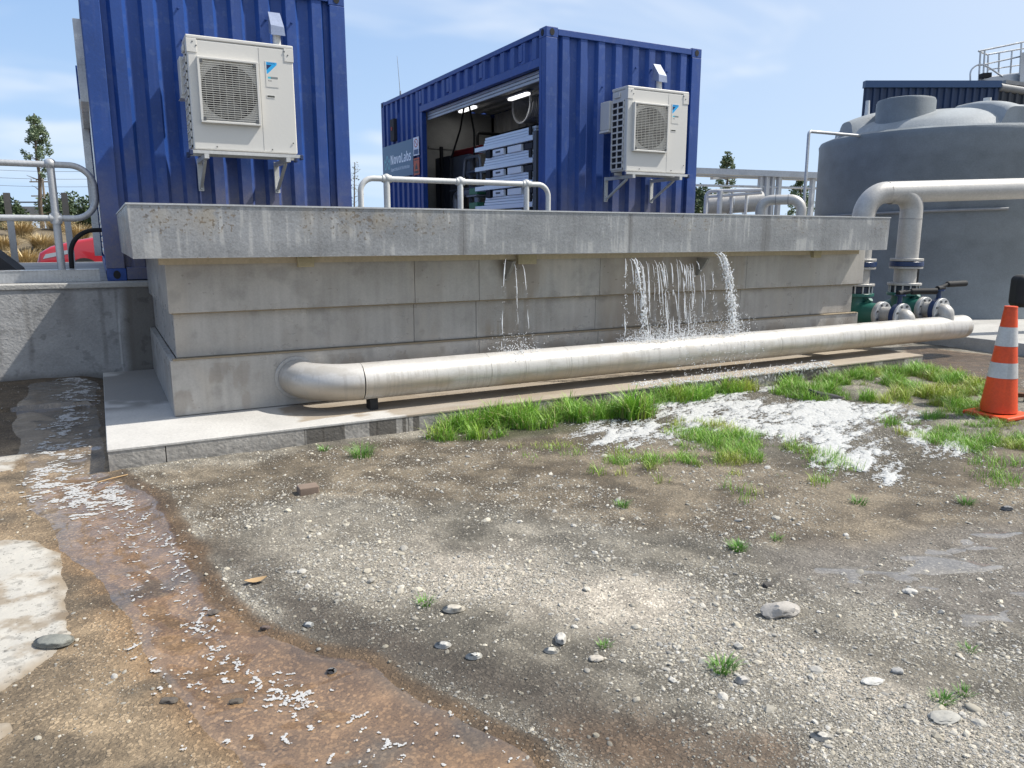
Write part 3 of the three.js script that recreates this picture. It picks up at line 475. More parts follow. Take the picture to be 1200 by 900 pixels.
{
  const o = thing('overhead_pipe', 'thick grey overhead pipe on two risers crossing in front of the round tank', 'pipe');
  const y = 1.915, r = 0.128, e = [12.6, 2.09, -4.95];
  const dir = V(e).sub(V([RX[0], y, RZ[0]])).normalize();
  const p1 = path([[RX[0], 1.12, RZ[0]], [RX[0], y, RZ[0]], e], [0, 0.3, 0]);
  part('pipe_elbow', [sweep(p1.slice(0, -1), r, 28, false)], M.steel, o);
  part('header_pipe', [sweep([p1[p1.length - 2].clone().addScaledVector(dir, 0.003), V(e)], r * 1.0, 28)], M.steel, o);
  const q = V([RX[0], y, RZ[0]]).addScaledVector(dir, (RX[1] - 0.06 - RX[0]) / dir.x);
  const p2 = path([[RX[1], 1.14, RZ[1]], [RX[1], q.y - 0.02, RZ[1]], [RX[1] - 0.3, q.y - 0.02, q.z - 0.07]], [0, 0.2, 0]);
  part('riser_pipe', [sweep(p2, r, 28, false)], M.steel, o);
  for (const s of [[RX[1], 1.62, RZ[1]], [RX[0], 1.52, RZ[0]]]) part('weld_seam', [(() => { const g = new THREE.TorusGeometry(r, 0.004, 6, 32); g.rotateX(Math.PI / 2); g.translate(...s); return planar(clean(g)); })()], M.grey, o);
  for (let i = 0; i < 2; i++) {
    const x = RX[i], z = RZ[i];
    part('flange', [ring([x, 1.13, z], [0, 1, 0], 0.1, 0.185, 0.025)], M.steel, o); part('flange', [ring([x, 1.08, z], [0, 1, 0], 0.1, 0.19, 0.05)], M.valveBlue, o, 'blue flange on the riser'); part('flange', [ring([x, 1.035, z], [0, 1, 0], 0.1, 0.185, 0.02)], M.steel, o);
    part('pipe_spool', [bar([x, 0.84, z], [x, 1.02, z], r, r, 28)], M.steel, o);
    part('flange', [ring([x, 0.835, z], [0, 1, 0], 0.1, 0.19, 0.022)], M.steel, o);
    const bolts = []; for (let k = 0; k < 12; k++) { const a = k / 12 * 2 * Math.PI; bolts.push(bar([x + 0.165 * Math.cos(a), 0.715, z + 0.165 * Math.sin(a)], [x + 0.165 * Math.cos(a), 0.855, z + 0.165 * Math.sin(a)], 0.011, 0.011, 6)); }
    part('bolt', bolts, M.galvLight, o);
    part('rubber_joint', [ring([x, 0.775, z], [0, 1, 0], 0.08, 0.152, 0.075)], std({ color: col(0.02, 0.03, 0.05), roughness: 0.6 }), o);
  }
  part('clamp_arm', [flat([RX[1] + 0.2, 1.09, RZ[1] + 0.02], [RX[1] + 0.2, 0.85, RZ[1] + 0.02], 0.03, 0.04, [1, 0, 0])], M.black, o);
  done(o);
  ['left', 'right'].forEach((nm, i) => {
    const x = RX[i], z = RZ[i], sy = [0.5, 0.54][i];
    const O = [{ A: 0.36, V: 0.575, B: 0.625, E: PZ - 0.06 }, { A: 0.29, V: 0.455, B: 0.505, E: PZ - 0.005 }][i]; const c = thing('check_valve', i ? 'green cast valve body under the nearer fully visible riser pipe' : 'green cast valve half hidden behind the right end of the panelled tank', 'valve');
    part('valve_flange', [ring([x, 0.715, z], [0, 1, 0], 0.08, 0.19, 0.03)], M.valveGreen, c);
    part('valve_body', [sweep(path([[x, 0.71, z], [x, sy, z - 0.0], [x, sy, z + O.A - 0.03]], [0, 0.14, 0]), (f) => 0.125 + 0.03 * Math.sin(f * Math.PI), 24)], M.valveGreen, c);
    part('bonnet', [bar([x, sy + 0.05, z + 0.02], [x, sy - 0.1, z - 0.26], 0.12, 0.15, 20), bar([x, sy + 0.17, z + 0.2], [x, sy + 0.06, z + 0.1], 0.03, 0.05, 12)], M.valveGreen, c);
    part('valve_flange', [ring([x, sy, z + O.A - 0.015], [0, 0, 1], 0.08, 0.15, 0.025)], M.steel, c);
    done(c);
    const z2 = z + O.A, zj = O.E;
    const s = thing('stub_pipe', i ? 'short flanged steel stub pipe below the nearer riser joining the long pipe' : 'short flanged steel stub pipe beside the panelled tank end joining the long pipe', 'pipe');
    part('pipe_tube', [bar([x, sy, z2], [x, sy, z + O.V - 0.025], 0.095, 0.095, 24), tube([[x, sy, z + O.B - 0.012], [x, sy, zj], [x, 0.36, zj + 0.02]], 0.09, 24, [0, 0.04, 0])], M.steel, s);
    const fl = (zz) => { const q = [ring([x, sy, zz], [0, 0, 1], 0.09, 0.15, 0.022)]; return q; };
    part('flange', fl(z2 + 0.012), M.galvLight, s); part('flange', fl(z + O.B), M.galvLight, s);
    const b = []; for (let k = 0; k < 8; k++) { const a = (k + 0.5) / 8 * 2 * Math.PI; for (const zz of [z2 + 0.03, z + O.B + 0.02]) b.push(bar([x + 0.122 * Math.cos(a), sy + 0.122 * Math.sin(a), zz - 0.01], [x + 0.122 * Math.cos(a), sy + 0.122 * Math.sin(a), zz + 0.008], 0.014, 0.014, 6)); }
    part('bolt', b, M.greyDark, s); done(s);
    const v = thing('butterfly_valve', i ? 'blue butterfly valve with long black handle nearest the pipe end' : 'blue butterfly valve with black handle next to the panelled tank end', 'valve');
    const vz = z + O.V;
    part('valve_disc', [ring([x, sy, vz], [0, 0, 1], 0.08, 0.145, 0.05)], M.valveBlue, v);
    part('valve_neck', [bar([x, sy + 0.12, vz], [x, sy + 0.24, vz], 0.03, 0.025, 14), bar([x, sy + 0.235, vz], [x, sy + 0.25, vz], 0.06, 0.06, 14)], M.valveBlue, v);
    const hd = i ? [0.42, 0.045, 0.05] : [0.36, 0.02, 0.2];
    part('handle', [tube([[x, sy + 0.265, vz], [x + hd[0] * 0.3, sy + 0.265 + hd[1], vz + hd[2] * 0.3], [x + hd[0], sy + 0.27 + hd[1], vz + hd[2]]], (f) => 0.022 + 0.014 * ss(0.3, 0.6, f), 10, [0, 0.05, 0]), bar([x - 0.04, sy + 0.262, vz], [x + 0.08, sy + 0.272, vz], 0.032, 0.03, 12)], M.black, v);
    done(v);
  });
}

// ---------------------------------------------------------------- containers
const C0 = 0.984, CH = 2.896, CW = 2.438, CL = 6.058, CZ = -8.3;
const blueDirt = tex(1024, 1024, (u, v) => {
  const x = u * 2.6, y = v * 3; const b = fbm(x * 2.5, y * 2.5, 5), s = fbm(x * 30, y * 2, 3), f = vn(x * 120, y * 120);
  let c = g3(0.92 + 0.4 * (b - 0.5) + 0.14 * (f - 0.5), [0.010, 0.056, 0.25]);
  c = mix3(c, [0.05, 0.085, 0.27], 0.2 * ss(0.5, 0.75, s)); c = mix3(c, [0.07, 0.115, 0.26], 0.3 * ss(0.6, 0.78, fbm(x * 16, y * 16, 4)));
  const dirt = ss(1.35, 0.35, y + 0.9 * (fbm(x * 3, y * 2.5, 4) - 0.5)); c = mix3(c, [0.185, 0.165, 0.17], dirt * (0.55 + 0.35 * (f > 0.5 ? 1 : 0.4) * fbm(x * 40, y * 40, 2)));
  return c;
}, { size: [2.6, 3, 0, C0] });
const blueT = tex(512, 512, (u, v) => { const b = fbm(u * 5, v * 5, 5, 5), f = vn(u * 128, v * 128, 128), q = fbm(u * 24, v * 24, 3, 24); let c = g3(0.92 + 0.4 * (b - 0.5) + 0.12 * (f - 0.5), [0.010, 0.056, 0.25]); return mix3(c, [0.07, 0.1, 0.27], 0.35 * ss(0.58, 0.78, q)); }, { size: [1.6] });
const blueEnd = std({ map: blueDirt, roughness: 0.55, bumpMap: T.fine, bumpScale: 0.0006 });
const blue = std({ map: blueT, roughness: 0.5, bumpMap: T.fine, bumpScale: 0.0006 });
function casting(o, x, y, z, sx, sz) {
  const c = part('corner_casting', [box(x, x + 0.17 * sx, y, y + 0.12, z, z + 0.17 * sz, 0.008)], blue, o);
  const hole = (g) => planar(clean(g)); const e = new THREE.CylinderGeometry(0.032, 0.032, 0.006, 18); e.rotateX(Math.PI / 2); e.scale(1, 1.25, 1); e.translate(x + 0.085 * sx, y + 0.06, z - 0.001 * sz);
  const f = new THREE.CylinderGeometry(0.032, 0.032, 0.006, 18); f.rotateZ(Math.PI / 2); f.scale(1, 1.25, 1); f.translate(x - 0.001 * sx, y + 0.06, z + 0.085 * sz);
  part('casting_hole', [hole(e), hole(f)], M.black, c);
}
function container(x0, label, open) {
  const o = thing('shipping_container', label, 'shipping container'), x1 = x0 + CW, zf = CZ, zb = CZ - CL, y0 = C0, y1 = C0 + CH, P = 0.16;
  for (const [x, z, sx, sz] of [[x0, zf, 1, -1], [x1, zf, -1, -1], [x0, zb, 1, 1], [x1, zb, -1, 1]]) {
    part('corner_post', [box(x, x + P * sx, y0 + 0.12, y1 - 0.12, z, z + 0.1 * sz, 0.006), box(x, x + 0.06 * sx, y0 + 0.12, y1 - 0.12, z + 0.102 * sz, z + P * sz)], blueEnd, o);
    casting(o, x, y0, z, sx, sz); casting(o, x, y1 - 0.12, z, sx, sz);
  }
  part('end_wall', [corrug([x0 + P, zf - 0.06], [x1 - P, zf - 0.06], y0 + 0.12, y1 - 0.09, [0, 1], 0.046, 8)], blueEnd, o);
  part('top_rail', [box(x0 + 0.172, x1 - 0.172, y1 - 0.09, y1 - 0.015, zf - 0.1, zf - 0.004, 0.006)], blue, o); part('bottom_rail', [box(x0 + 0.172, x1 - 0.172, y0 + 0.01, y0 + 0.13, zf - 0.1, zf - 0.006, 0.006)], blueEnd, o);
  part('back_wall', [corrug([x0 + P, zb + 0.06], [x1 - P, zb + 0.06], y0, y1 - 0.02, [0, -1], 0.046, 8)], blue, o);
  for (const [x, s] of [[x0, 1], [x1, -1]]) { part('top_rail', [box(x, x + 0.06 * s, y1 - 0.075, y1 - 0.012, zf - 0.172, zb + 0.172, 0.006)], blue, o); part('bottom_rail', [box(x, x + 0.06 * s, y0 + 0.01, y0 + 0.15, zf - 0.172, zb + 0.172, 0.006)], blue, o); }
  part('roof', [box(x0 + 0.03, x1 - 0.03, y1 - 0.03, y1 - 0.018, zf - 0.06, zb + 0.06)], blue, o); part('floor', [box(x0 + 0.06, x1 - 0.06, y0 + 0.11, y0 + 0.15, zf - 0.12, zb + 0.08)], M.grey, o);
  part('side_wall', [corrug([x1 - 0.048, zf - P], [x1 - 0.048, zb + P], y0 + 0.15, y1 - 0.07, [1, 0], 0.036, 20)], blue, o);
  for (const x of [x0 + 0.57, x0 + 1.88]) part('vent_plate', [box(x - 0.045, x + 0.045, y1 - 0.42, y1 - 0.2, zf - 0.058, zf - 0.03, 0.008)], blue, o);
  const bolts = []; for (let i = 2; i < 7; i++) for (const yy of [y1 - 0.62, y1 - 0.34]) if (rnd() > 0.3) { const x = x0 + P + (i + 0.5) * (CW - 2 * P) / 8 + rr(-0.02, 0.02); bolts.push(bar([x, yy, zf - 0.02], [x, yy, zf + 0.004], 0.012, 0.009, 8)); }
  if (bolts.length) part('bolt', bolts, blue, o);
  if (open) {
    const oz0 = zf - 0.165, oz1 = -12.33, oy = 3.45;
    part('side_wall', [corrug([x0 + 0.048, oz1 - 0.1], [x0 + 0.048, zb + P], y0 + 0.15, y1 - 0.07, [-1, 0], 0.036, 7)], blue, o);
    part('header_wall', [corrug([x0 + 0.048, oz0], [x0 + 0.048, oz1 - 0.1], oy + 0.105, y1 - 0.07, [-1, 0], 0.036, 14)], blue, o);
    part('door_header', [box(x0 + 0.004, x0 + 0.08, oy, oy + 0.1, oz0, oz1 - 0.1, 0.005)], blue, o);
    part('door_jamb', [box(x0 + 0.006, x0 + 0.09, y0 + 0.15, oy - 0.002, oz1 - 0.1, oz1, 0.005)], blue, o);
    const rs = []; for (let k = 0; k < 3; k++) rs.push(box(x0 + 0.10, x0 + 0.125 + 0.02 * k, oy - 0.13 + k * 0.045, oy - 0.092 + k * 0.045, oz0 - 0.02, oz1 + 0.02, 0.004));
    part('shutter_bar', rs, M.galvLight, o);
    part('shutter_box', [box(x0 + 0.125, x0 + 0.4, oy + 0.02, y1 - 0.06, oz0 - 0.02, oz1 + 0.02)], M.greyDark, o);
    for (const k of [0, 1, 2, 3, 4]) { const z = -8.95 - k * 1.15; part('vent_plate', [box(x0 + 0.006, x0 + 0.04, oy + 0.14, oy + 0.34, z - 0.05, z + 0.05, 0.006)], blue, o); }
    // lining
    part('lining_wall', [corrug([x1 - 0.1, zf - 0.13], [x1 - 0.1, zb + 0.1], y0 + 0.15, y1 - 0.06, [-1, 0], 0.03, 20)], M.cream, o); part('lining_wall', [box(x0 + 0.1, x1 - 0.1, y0 + 0.15, y1 - 0.06, zb + 0.085, zb + 0.1), box(x0 + 0.5, x0 + 0.55, y0 + 0.15, y1 - 0.06, zb + 0.1, zb + 0.14), box(x0 + 0.9, x0 + 2.2, 3.1, 3.14, zb + 0.1, zb + 0.12)], M.cream, o);
    part('lining_wall', [box(x0 + 0.17, x1 - 0.1, y0 + 0.15, y1 - 0.06, zf - 0.125, zf - 0.11)], M.cream, o);
    part('ceiling', [corrug([x0 + 0.1, 0], [x1 - 0.1, 0], 0, CL - 0.25, [0, -1], 0.03, 9).applyMatrix4(new THREE.Matrix4().set(1, 0, 0, 0, 0, 0, 1, y1 - 0.04, 0, -1, 0, zf - 0.12, 0, 0, 0, 1))], M.cream, o);
    part('floor_mat', [box(x0 + 0.08, x1 - 0.1, y0 + 0.15, y0 + 0.156, zf - 0.13, zb + 0.1)], M.greyDark, o);
  } else {
    const z0 = zf - 0.17, z1 = zb + 0.17;
    part('door_frame', [box(x0 - 0.10, x0 + 0.05, y0 + 0.15, y1 - 0.1, -13.0, -12.88, 0.005), box(x0 - 0.005, x0 + 0.05, y0 + 0.15, y1 - 0.1, z0 - 0.06, z0, 0.005)], blue, o); part('shutter_box', [box(x0 - 0.075, x0 + 0.05, 2.9, y1 - 0.1, -12.86, -10.2, 0.005)], M.galv, o);
    const sl = []; for (let k = 0; k < 24; k++) sl.push(box(x0 + 0.004 - (k % 2) * 0.0, x0 + 0.03, y0 + 0.2 + k * 0.078, y0 + 0.27 + k * 0.078, z0 - 0.07, -12.85, 0.012));
    part('shutter_slat', sl, M.galv, o);
    part('shutter_guide', [box(x0 - 0.10, x0 - 0.01, y0 + 0.15, 3.3, z0 - 4.3, z0 - 4.2)], M.galv, o);
    part('side_wall', [corrug([x0 + 0.048, z0 - 0.06], [x0 + 0.048, z1], y0 + 0.15, y1 - 0.07, [-1, 0], 0.02, 19)], blue, o);
  }
  return done(o);
}
container(0.061, 'blue shipping container at the left cut off by the top edge', false);
container(4.951, 'blue shipping container in the middle with open side and equipment inside', true);

// ---------------------------------------------------------------- air conditioning units with brackets and vent cowls
const logoT = (() => {
  const c = document.createElement('canvas'); c.width = 256; c.height = 512; const x = c.getContext('2d');
  x.fillStyle = '#cdcac3'; x.fillRect(0, 0, 256, 512);
  x.fillStyle = '#18a0dc'; x.beginPath(); x.moveTo(20, 16); x.lineTo(236, 16); x.lineTo(236, 60); x.lineTo(40, 250); x.lineTo(20, 250); x.fill();
  x.fillStyle = '#0d1f52'; x.beginPath(); x.moveTo(24, 70); x.lineTo(132, 70); x.lineTo(24, 178); x.fill();
  x.fillStyle = '#1f4f86'; x.font = 'bold 44px sans-serif'; x.fillText('DAIKIN', 42, 56);
  x.fillStyle = '#3bb3c8'; x.fillRect(40, 306, 60, 40); x.fillStyle = '#3a4044'; x.fillRect(100, 306, 140, 40); x.fillStyle = '#b8c4c4'; x.font = 'bold 26px sans-serif'; x.fillText('INVERTER', 104, 335);
  x.fillStyle = '#4a4a4c'; x.font = 'bold 42px sans-serif'; x.fillText('R32', 44, 402);
  const t = new THREE.CanvasTexture(c); t.colorSpace = THREE.SRGBColorSpace; return t;
})();
const badgeT = (() => { const c = document.createElement('canvas'); c.width = 128; c.height = 48; const x = c.getContext('2d'); x.fillStyle = '#e3e2dc'; x.fillRect(0, 0, 128, 48); x.fillStyle = '#4a4a44'; x.fillRect(6, 8, 116, 32); const t = new THREE.CanvasTexture(c); t.colorSpace = THREE.SRGBColorSpace; return t; })();
function decal(w, h, x, y, z, t, ry = 0, rough = 0.5) { const g = new THREE.BoxGeometry(w, h, 0.004); if (ry) g.rotateY(ry); g.translate(x, y, z); return [clean(g), std({ map: t, roughness: rough })]; }
function airUnit(x0, label) {
  const w = 0.94, h = 0.99, d = 0.32, y0 = 2.195, zf = -7.735, zb = zf - d, o = thing('air_conditioner', label, 'air conditioner', 'outdoor units on the container ends'), x1 = x0 + w, y1 = y0 + h;
  part('casing', [box(x0, x1, y0, y1 - 0.035, zb, zf, 0.014)], M.white, o); part('lid', [box(x0 - 0.004, x1 + 0.004, y1 - 0.034, y1, zb - 0.004, zf + 0.004, 0.01)], M.white, o);
  part('panel_seam', [box(x0 + 0.622, x0 + 0.625, y0 + 0.02, y1 - 0.05, zf - 0.002, zf + 0.0012)], M.grey, o);
  for (const [a, b] of [[x0 - 0.003, x0 + 0.085], [x1 - 0.085, x1 + 0.003]]) part('corner_bracket', [box(a, b, y1 - 0.15, y1 - 0.032, zf - 0.06, zf + 0.006, 0.004)], M.white, o);
  part('screw', [[0.05, 0.93], [0.08, 0.9], [0.89, 0.9], [0.86, 0.93], [0.9, 0.1], [0.2, 0.03], [0.7, 0.03]].map(([a, b]) => bar([x0 + a, y0 + b, zf + 0.004], [x0 + a, y0 + b, zf + 0.010], 0.007, 0.006, 8)), M.greyDark, o);
  const gx0 = x0 + 0.075, gx1 = x0 + 0.605, gy0 = y0 + 0.235, gy1 = y0 + 0.805, cx = (gx0 + gx1) / 2, cy = (gy0 + gy1) / 2, R = 0.243;
  part('fan_recess', [box(gx0 + 0.02, gx1 - 0.02, gy0 + 0.02, gy1 - 0.02, zf, zf + 0.004)], M.white, o);
  const disc = new THREE.CylinderGeometry(R, R, 0.004, 40); disc.rotateX(Math.PI / 2); disc.translate(cx, cy, zf + 0.0075); part('fan_opening', [planar(clean(disc))], M.dark, o);
  const bl = []; for (let k = 0; k < 3; k++) { const s = new THREE.Shape(), a0 = k * 2.094; s.moveTo(0.05 * Math.cos(a0), 0.05 * Math.sin(a0)); for (let q = 0; q <= 8; q++) s.lineTo(0.235 * Math.cos(a0 - 0.2 + q * 0.17), 0.235 * Math.sin(a0 - 0.2 + q * 0.17)); s.lineTo(0.05 * Math.cos(a0 + 0.7), 0.05 * Math.sin(a0 + 0.7)); const g = new THREE.ExtrudeGeometry(s, { depth: 0.008, bevelEnabled: false }); g.translate(cx, cy, zf + 0.012); bl.push(planar(clean(g))); }
  bl.push(bar([cx, cy, zf + 0.01], [cx, cy, zf + 0.028], 0.06, 0.05, 20)); part('fan_blade', bl, std({ color: col(0.13, 0.13, 0.125), roughness: 0.6 }), o);
  const fz = zf + 0.046, fr = [box(gx0, gx1, gy0, gy0 + 0.02, zf, fz, 0.004), box(gx0, gx1, gy1 - 0.02, gy1, zf, fz, 0.004), box(gx0, gx0 + 0.02, gy0 + 0.021, gy1 - 0.021, zf, fz), box(gx1 - 0.02, gx1, gy0 + 0.021, gy1 - 0.021, zf, fz)];
  const gr = part('fan_grille', fr, M.white, o); const wires = [];
  for (let k = 1; k < 30; k++) wires.push(box(gx0 + 0.01, gx1 - 0.01, gy0 + k * 0.019 - 0.0027, gy0 + k * 0.019 + 0.0027, fz - 0.009, fz - 0.003));
  for (let k = 1; k < 9; k++) wires.push(box(gx0 + k * 0.0589 - 0.002, gx0 + k * 0.0589 + 0.002, gy0 + 0.01, gy1 - 0.01, fz - 0.0145, fz - 0.0095));
  joined('grille_wires', wires, std({ color: col(0.5, 0.485, 0.44), roughness: 0.5 }), gr);
  part('grille_clip', [[gx0, gy0], [gx0, gy1], [gx1, gy0], [gx1, gy1]].map(([a, b]) => { const sx = a === gx0 ? 1 : -1, sy = b === gy0 ? 1 : -1; return box(a + sx * 0.022, a + sx * 0.044, b + sy * 0.022, b + sy * 0.05, fz - 0.008, fz + 0.002); }), M.greyDark, gr);
  part('side_recess', [box(x0 - 0.003, x0 - 0.001, y0 + 0.03, y0 + 0.82, zb + 0.02, zf - 0.065)], M.black, o);
  const sg = []; for (let k = 0; k <= 11; k++) sg.push(box(x0 - 0.014, x0 - 0.002, y0 + 0.025 + k * 0.072, y0 + 0.043 + k * 0.072, zb + 0.012, zf - 0.06)); for (const z of [zb + 0.012, zb + 0.125, zf - 0.078]) sg.push(box(x0 - 0.0135, x0 - 0.002, y0 + 0.025, y0 + 0.83, z, z + 0.018));
  part('side_grille', sg, M.white, o); part('side_handle', [box(x0 - 0.02, x0 - 0.002, y0 + 0.87, y0 + 0.93, zb + 0.06, zb + 0.18, 0.008)], M.white, o);
  let [g, m] = decal(0.115, 0.23, x0 + 0.735, y0 + 0.715, zf + 0.0012, logoT); part('logo', [g], m, o);
  [g, m] = decal(0.075, 0.028, x0 + 0.715, y0 + 0.515, zf + 0.0012, badgeT); part('badge', [g], m, o);
  part('pipe_cover', [box(x0 - 0.035, x0 + 0.05, y0 + 0.52, y0 + 0.86, zb - 0.2, zb - 0.004, 0.008), hexa([[x0 - 0.05, y0 + 0.49, zb - 0.2], [x0 + 0.05, y0 + 0.49, zb - 0.2], [x0 + 0.05, y0 + 0.49, zb - 0.01], [x0 - 0.05, y0 + 0.49, zb - 0.01]], [[x0 - 0.036, y0 + 0.518, zb - 0.2], [x0 + 0.05, y0 + 0.518, zb - 0.2], [x0 + 0.05, y0 + 0.518, zb - 0.01], [x0 - 0.036, y0 + 0.518, zb - 0.01]])], M.white, o);
  done(o);
}
function wallBracket(x0, label) {
  const o = thing('wall_bracket', label, 'bracket', 'white brackets carrying the outdoor units'), y = 2.19, zw = CZ + 0.004, zf = -7.70;
  for (const x of [x0 + 0.1, x0 + 0.84]) { part('bracket_arm', [box(x - 0.02, x + 0.02, y - 0.075, y - 0.035, zw, zf)], M.whitePaint, o); part('wall_plate', [box(x - 0.025, x + 0.025, y - 0.34, y - 0.03, zw - 0.001, zw + 0.02, 0.004)], M.whitePaint, o); part('brace', [flat([x, y - 0.31, zw + 0.02], [x, y - 0.08, zf - 0.14], 0.028, 0.022)], M.whitePaint, o); part('anchor_bolt', [bar([x, y - 0.31, zw + 0.018], [x, y - 0.31, zw + 0.045], 0.014, 0.012, 8)], M.galvLight, o); }
  for (const z of [zf - 0.05, zf - 0.30]) { part('cross_rail', [box(x0 - 0.015, x0 + 0.955, y - 0.033, y - 0.004, z, z + 0.045)], M.whitePaint, o); for (const x of [x0 - 0.045, x0 + 0.956]) part('end_plug', [box(x, x + 0.029, y - 0.05, y - 0.002, z - 0.006, z + 0.051, 0.006)], std({ color: col(0.02, 0.035, 0.1), roughness: 0.5 }), o); }
  done(o);
}
function cowl(x, label) {
  const o = thing('vent_cowl', label, 'vent pipe', 'vent cowls above the outdoor units');
  part('vent_pipe', [bar([x, 2.9, -8.2], [x, 3.4, -8.2], 0.038, 0.038, 18)], M.whitePaint, o);
  part('vent_hood', [hexa([[x - 0.062, 3.40, -8.252], [x + 0.062, 3.40, -8.252], [x + 0.068, 3.36, -8.12], [x - 0.068, 3.36, -8.12]], [[x - 0.06, 3.60, -8.252], [x + 0.055, 3.60, -8.252], [x + 0.062, 3.44, -8.125], [x - 0.066, 3.45, -8.125]])], std({ color: col(0.30, 0.36, 0.52), roughness: 0.5, map: T.mottle }), o);
  done(o);
}
airUnit(0.867, 'cream outdoor air conditioner on the left container seen nearly face on'); airUnit(5.762, 'cream outdoor air conditioner on the middle container showing its slotted side');
wallBracket(0.867, 'white wall bracket below the air conditioner of the left container'); wallBracket(5.762, 'white wall bracket below the air conditioner of the middle container');
cowl(1.765, 'slanted vent cowl above the air conditioner of the left container'); cowl(6.60, 'slanted vent cowl above the air conditioner of the middle container');

// ---------------------------------------------------------------- inside and on the open container
const X0 = 4.951;
{
  const sx = X0 - 0.012;
  const c = document.createElement('canvas'); c.width = 1024; c.height = 384; const x = c.getContext('2d');
  x.fillStyle = '#2f6484'; x.fillRect(0, 0, 1024, 384); x.strokeStyle = '#58b9bd'; x.lineWidth = 13; x.lineJoin = 'round';
  for (const dy of [0, 84]) { x.beginPath(); for (let i = 0; i <= 40; i++) { const t = i / 40; x.lineTo(60 + t * 180, 150 + dy + Math.sin(t * Math.PI * 3) * 34); } x.stroke(); }
  x.beginPath(); x.moveTo(60, 150); x.lineTo(60, 234); x.stroke(); x.beginPath(); x.moveTo(240, 150); x.lineTo(240, 234); x.stroke();
  x.fillStyle = '#f2f6f8'; x.font = 'bold 148px sans-serif'; x.fillText('NovoLabs', 268, 224); x.font = '50px sans-serif'; x.fillText('Supercritical UV Disinfection', 276, 300);
  const t = new THREE.CanvasTexture(c); t.colorSpace = THREE.SRGBColorSpace;
  const g = new THREE.BoxGeometry(1.56, 0.6, 0.008); g.rotateY(-Math.PI / 2); g.translate(sx, 2.765, -13.5);
  const o = part(numbered('sign_board'), [clean(g)], std({ map: t, roughness: 0.4 }), scene); o.userData = { label: 'blue NovoLabs sign on the side of the open middle container', category: 'sign' }; done(o);
  const mk = (draw, y, h, label) => { const c2 = document.createElement('canvas'); c2.width = 128; c2.height = 180; draw(c2.getContext('2d')); const t2 = new THREE.CanvasTexture(c2); t2.colorSpace = THREE.SRGBColorSpace; const g2 = new THREE.BoxGeometry(0.26, h, 0.006); g2.rotateY(-Math.PI / 2); g2.translate(sx, y, -12.57); const q = part(numbered('notice'), [clean(g2)], std({ map: t2, roughness: 0.5 }), scene); q.userData = { label, category: 'notice' }; done(q); };
  mk((q) => { q.fillStyle = '#e9e9ea'; q.fillRect(0, 0, 128, 180); q.strokeStyle = '#c0392f'; q.lineWidth = 9; q.beginPath(); q.arc(64, 58, 38, 0, 7); q.stroke(); q.beginPath(); q.moveTo(38, 32); q.lineTo(90, 84); q.stroke(); q.fillStyle = '#27517c'; q.fillRect(14, 120, 100, 46); }, 2.92, 0.30, 'white notice with red ring beside the blue sign');
  mk((q) => { q.fillStyle = '#c9502c'; q.fillRect(0, 0, 128, 180); q.fillStyle = '#2a2022'; q.fillRect(14, 16, 100, 10); q.beginPath(); q.moveTo(64, 48); q.lineTo(98, 120); q.lineTo(30, 120); q.fill(); q.fillRect(14, 138, 100, 24); }, 2.59, 0.28, 'orange warning notice beside the blue sign');
}
solo('antenna', [bar([4.99, 3.86, -13.4], [4.985, 4.55, -13.5], 0.006, 0.003, 6), bar([4.99, 3.85, -13.4], [4.99, 3.95, -13.4], 0.018, 0.014, 8)], M.grey, 'thin whip antenna on the roof edge of the middle container', 'antenna');
{
  const o = thing('wall_box', 'dark narrow box on the container side above the blue sign', 'box'); part('box_body', [box(X0 - 0.05, X0 + 0.02, 3.12, 3.5, -13.75, -13.55, 0.006)], M.dark, o); part('indicator', [box(X0 - 0.06, X0 - 0.051, 3.3, 3.36, -13.68, -13.62, 0.003)], M.redDull, o); done(o);
}
RectAreaLightUniformsLib.init();
for (const [i, [px, py]] of [[548, 128], [608, 113]].entries()) {       // lit tubes on the ceiling
  const p = onY(px, py, 3.76), o = thing('ceiling_lamp', i ? 'lit white tube lamp near the coil inside the open container' : 'lit white tube lamp further left inside the open container', 'lamp', 'tube lamps in the container');
  part('lamp_base', [box(p[0] - 0.05, p[0] + 0.05, 3.775, 3.8, p[2] - 0.36, p[2] + 0.36)], M.whiteClean, o);
  part('lamp_tube', [box(p[0] - 0.045, p[0] + 0.045, 3.735, 3.774, p[2] - 0.33, p[2] + 0.33, 0.015)], std({ color: col(0.9, 0.9, 0.9), emissive: col(1, 1, 1), emissiveIntensity: 1.2 }), o);
  done(o);
  const L = new THREE.RectAreaLight(0xffffff, 6, 0.09, 0.66); L.position.set(p[0], 3.73, p[2]); L.lookAt(p[0], 0, p[2]); scene.add(L);
}
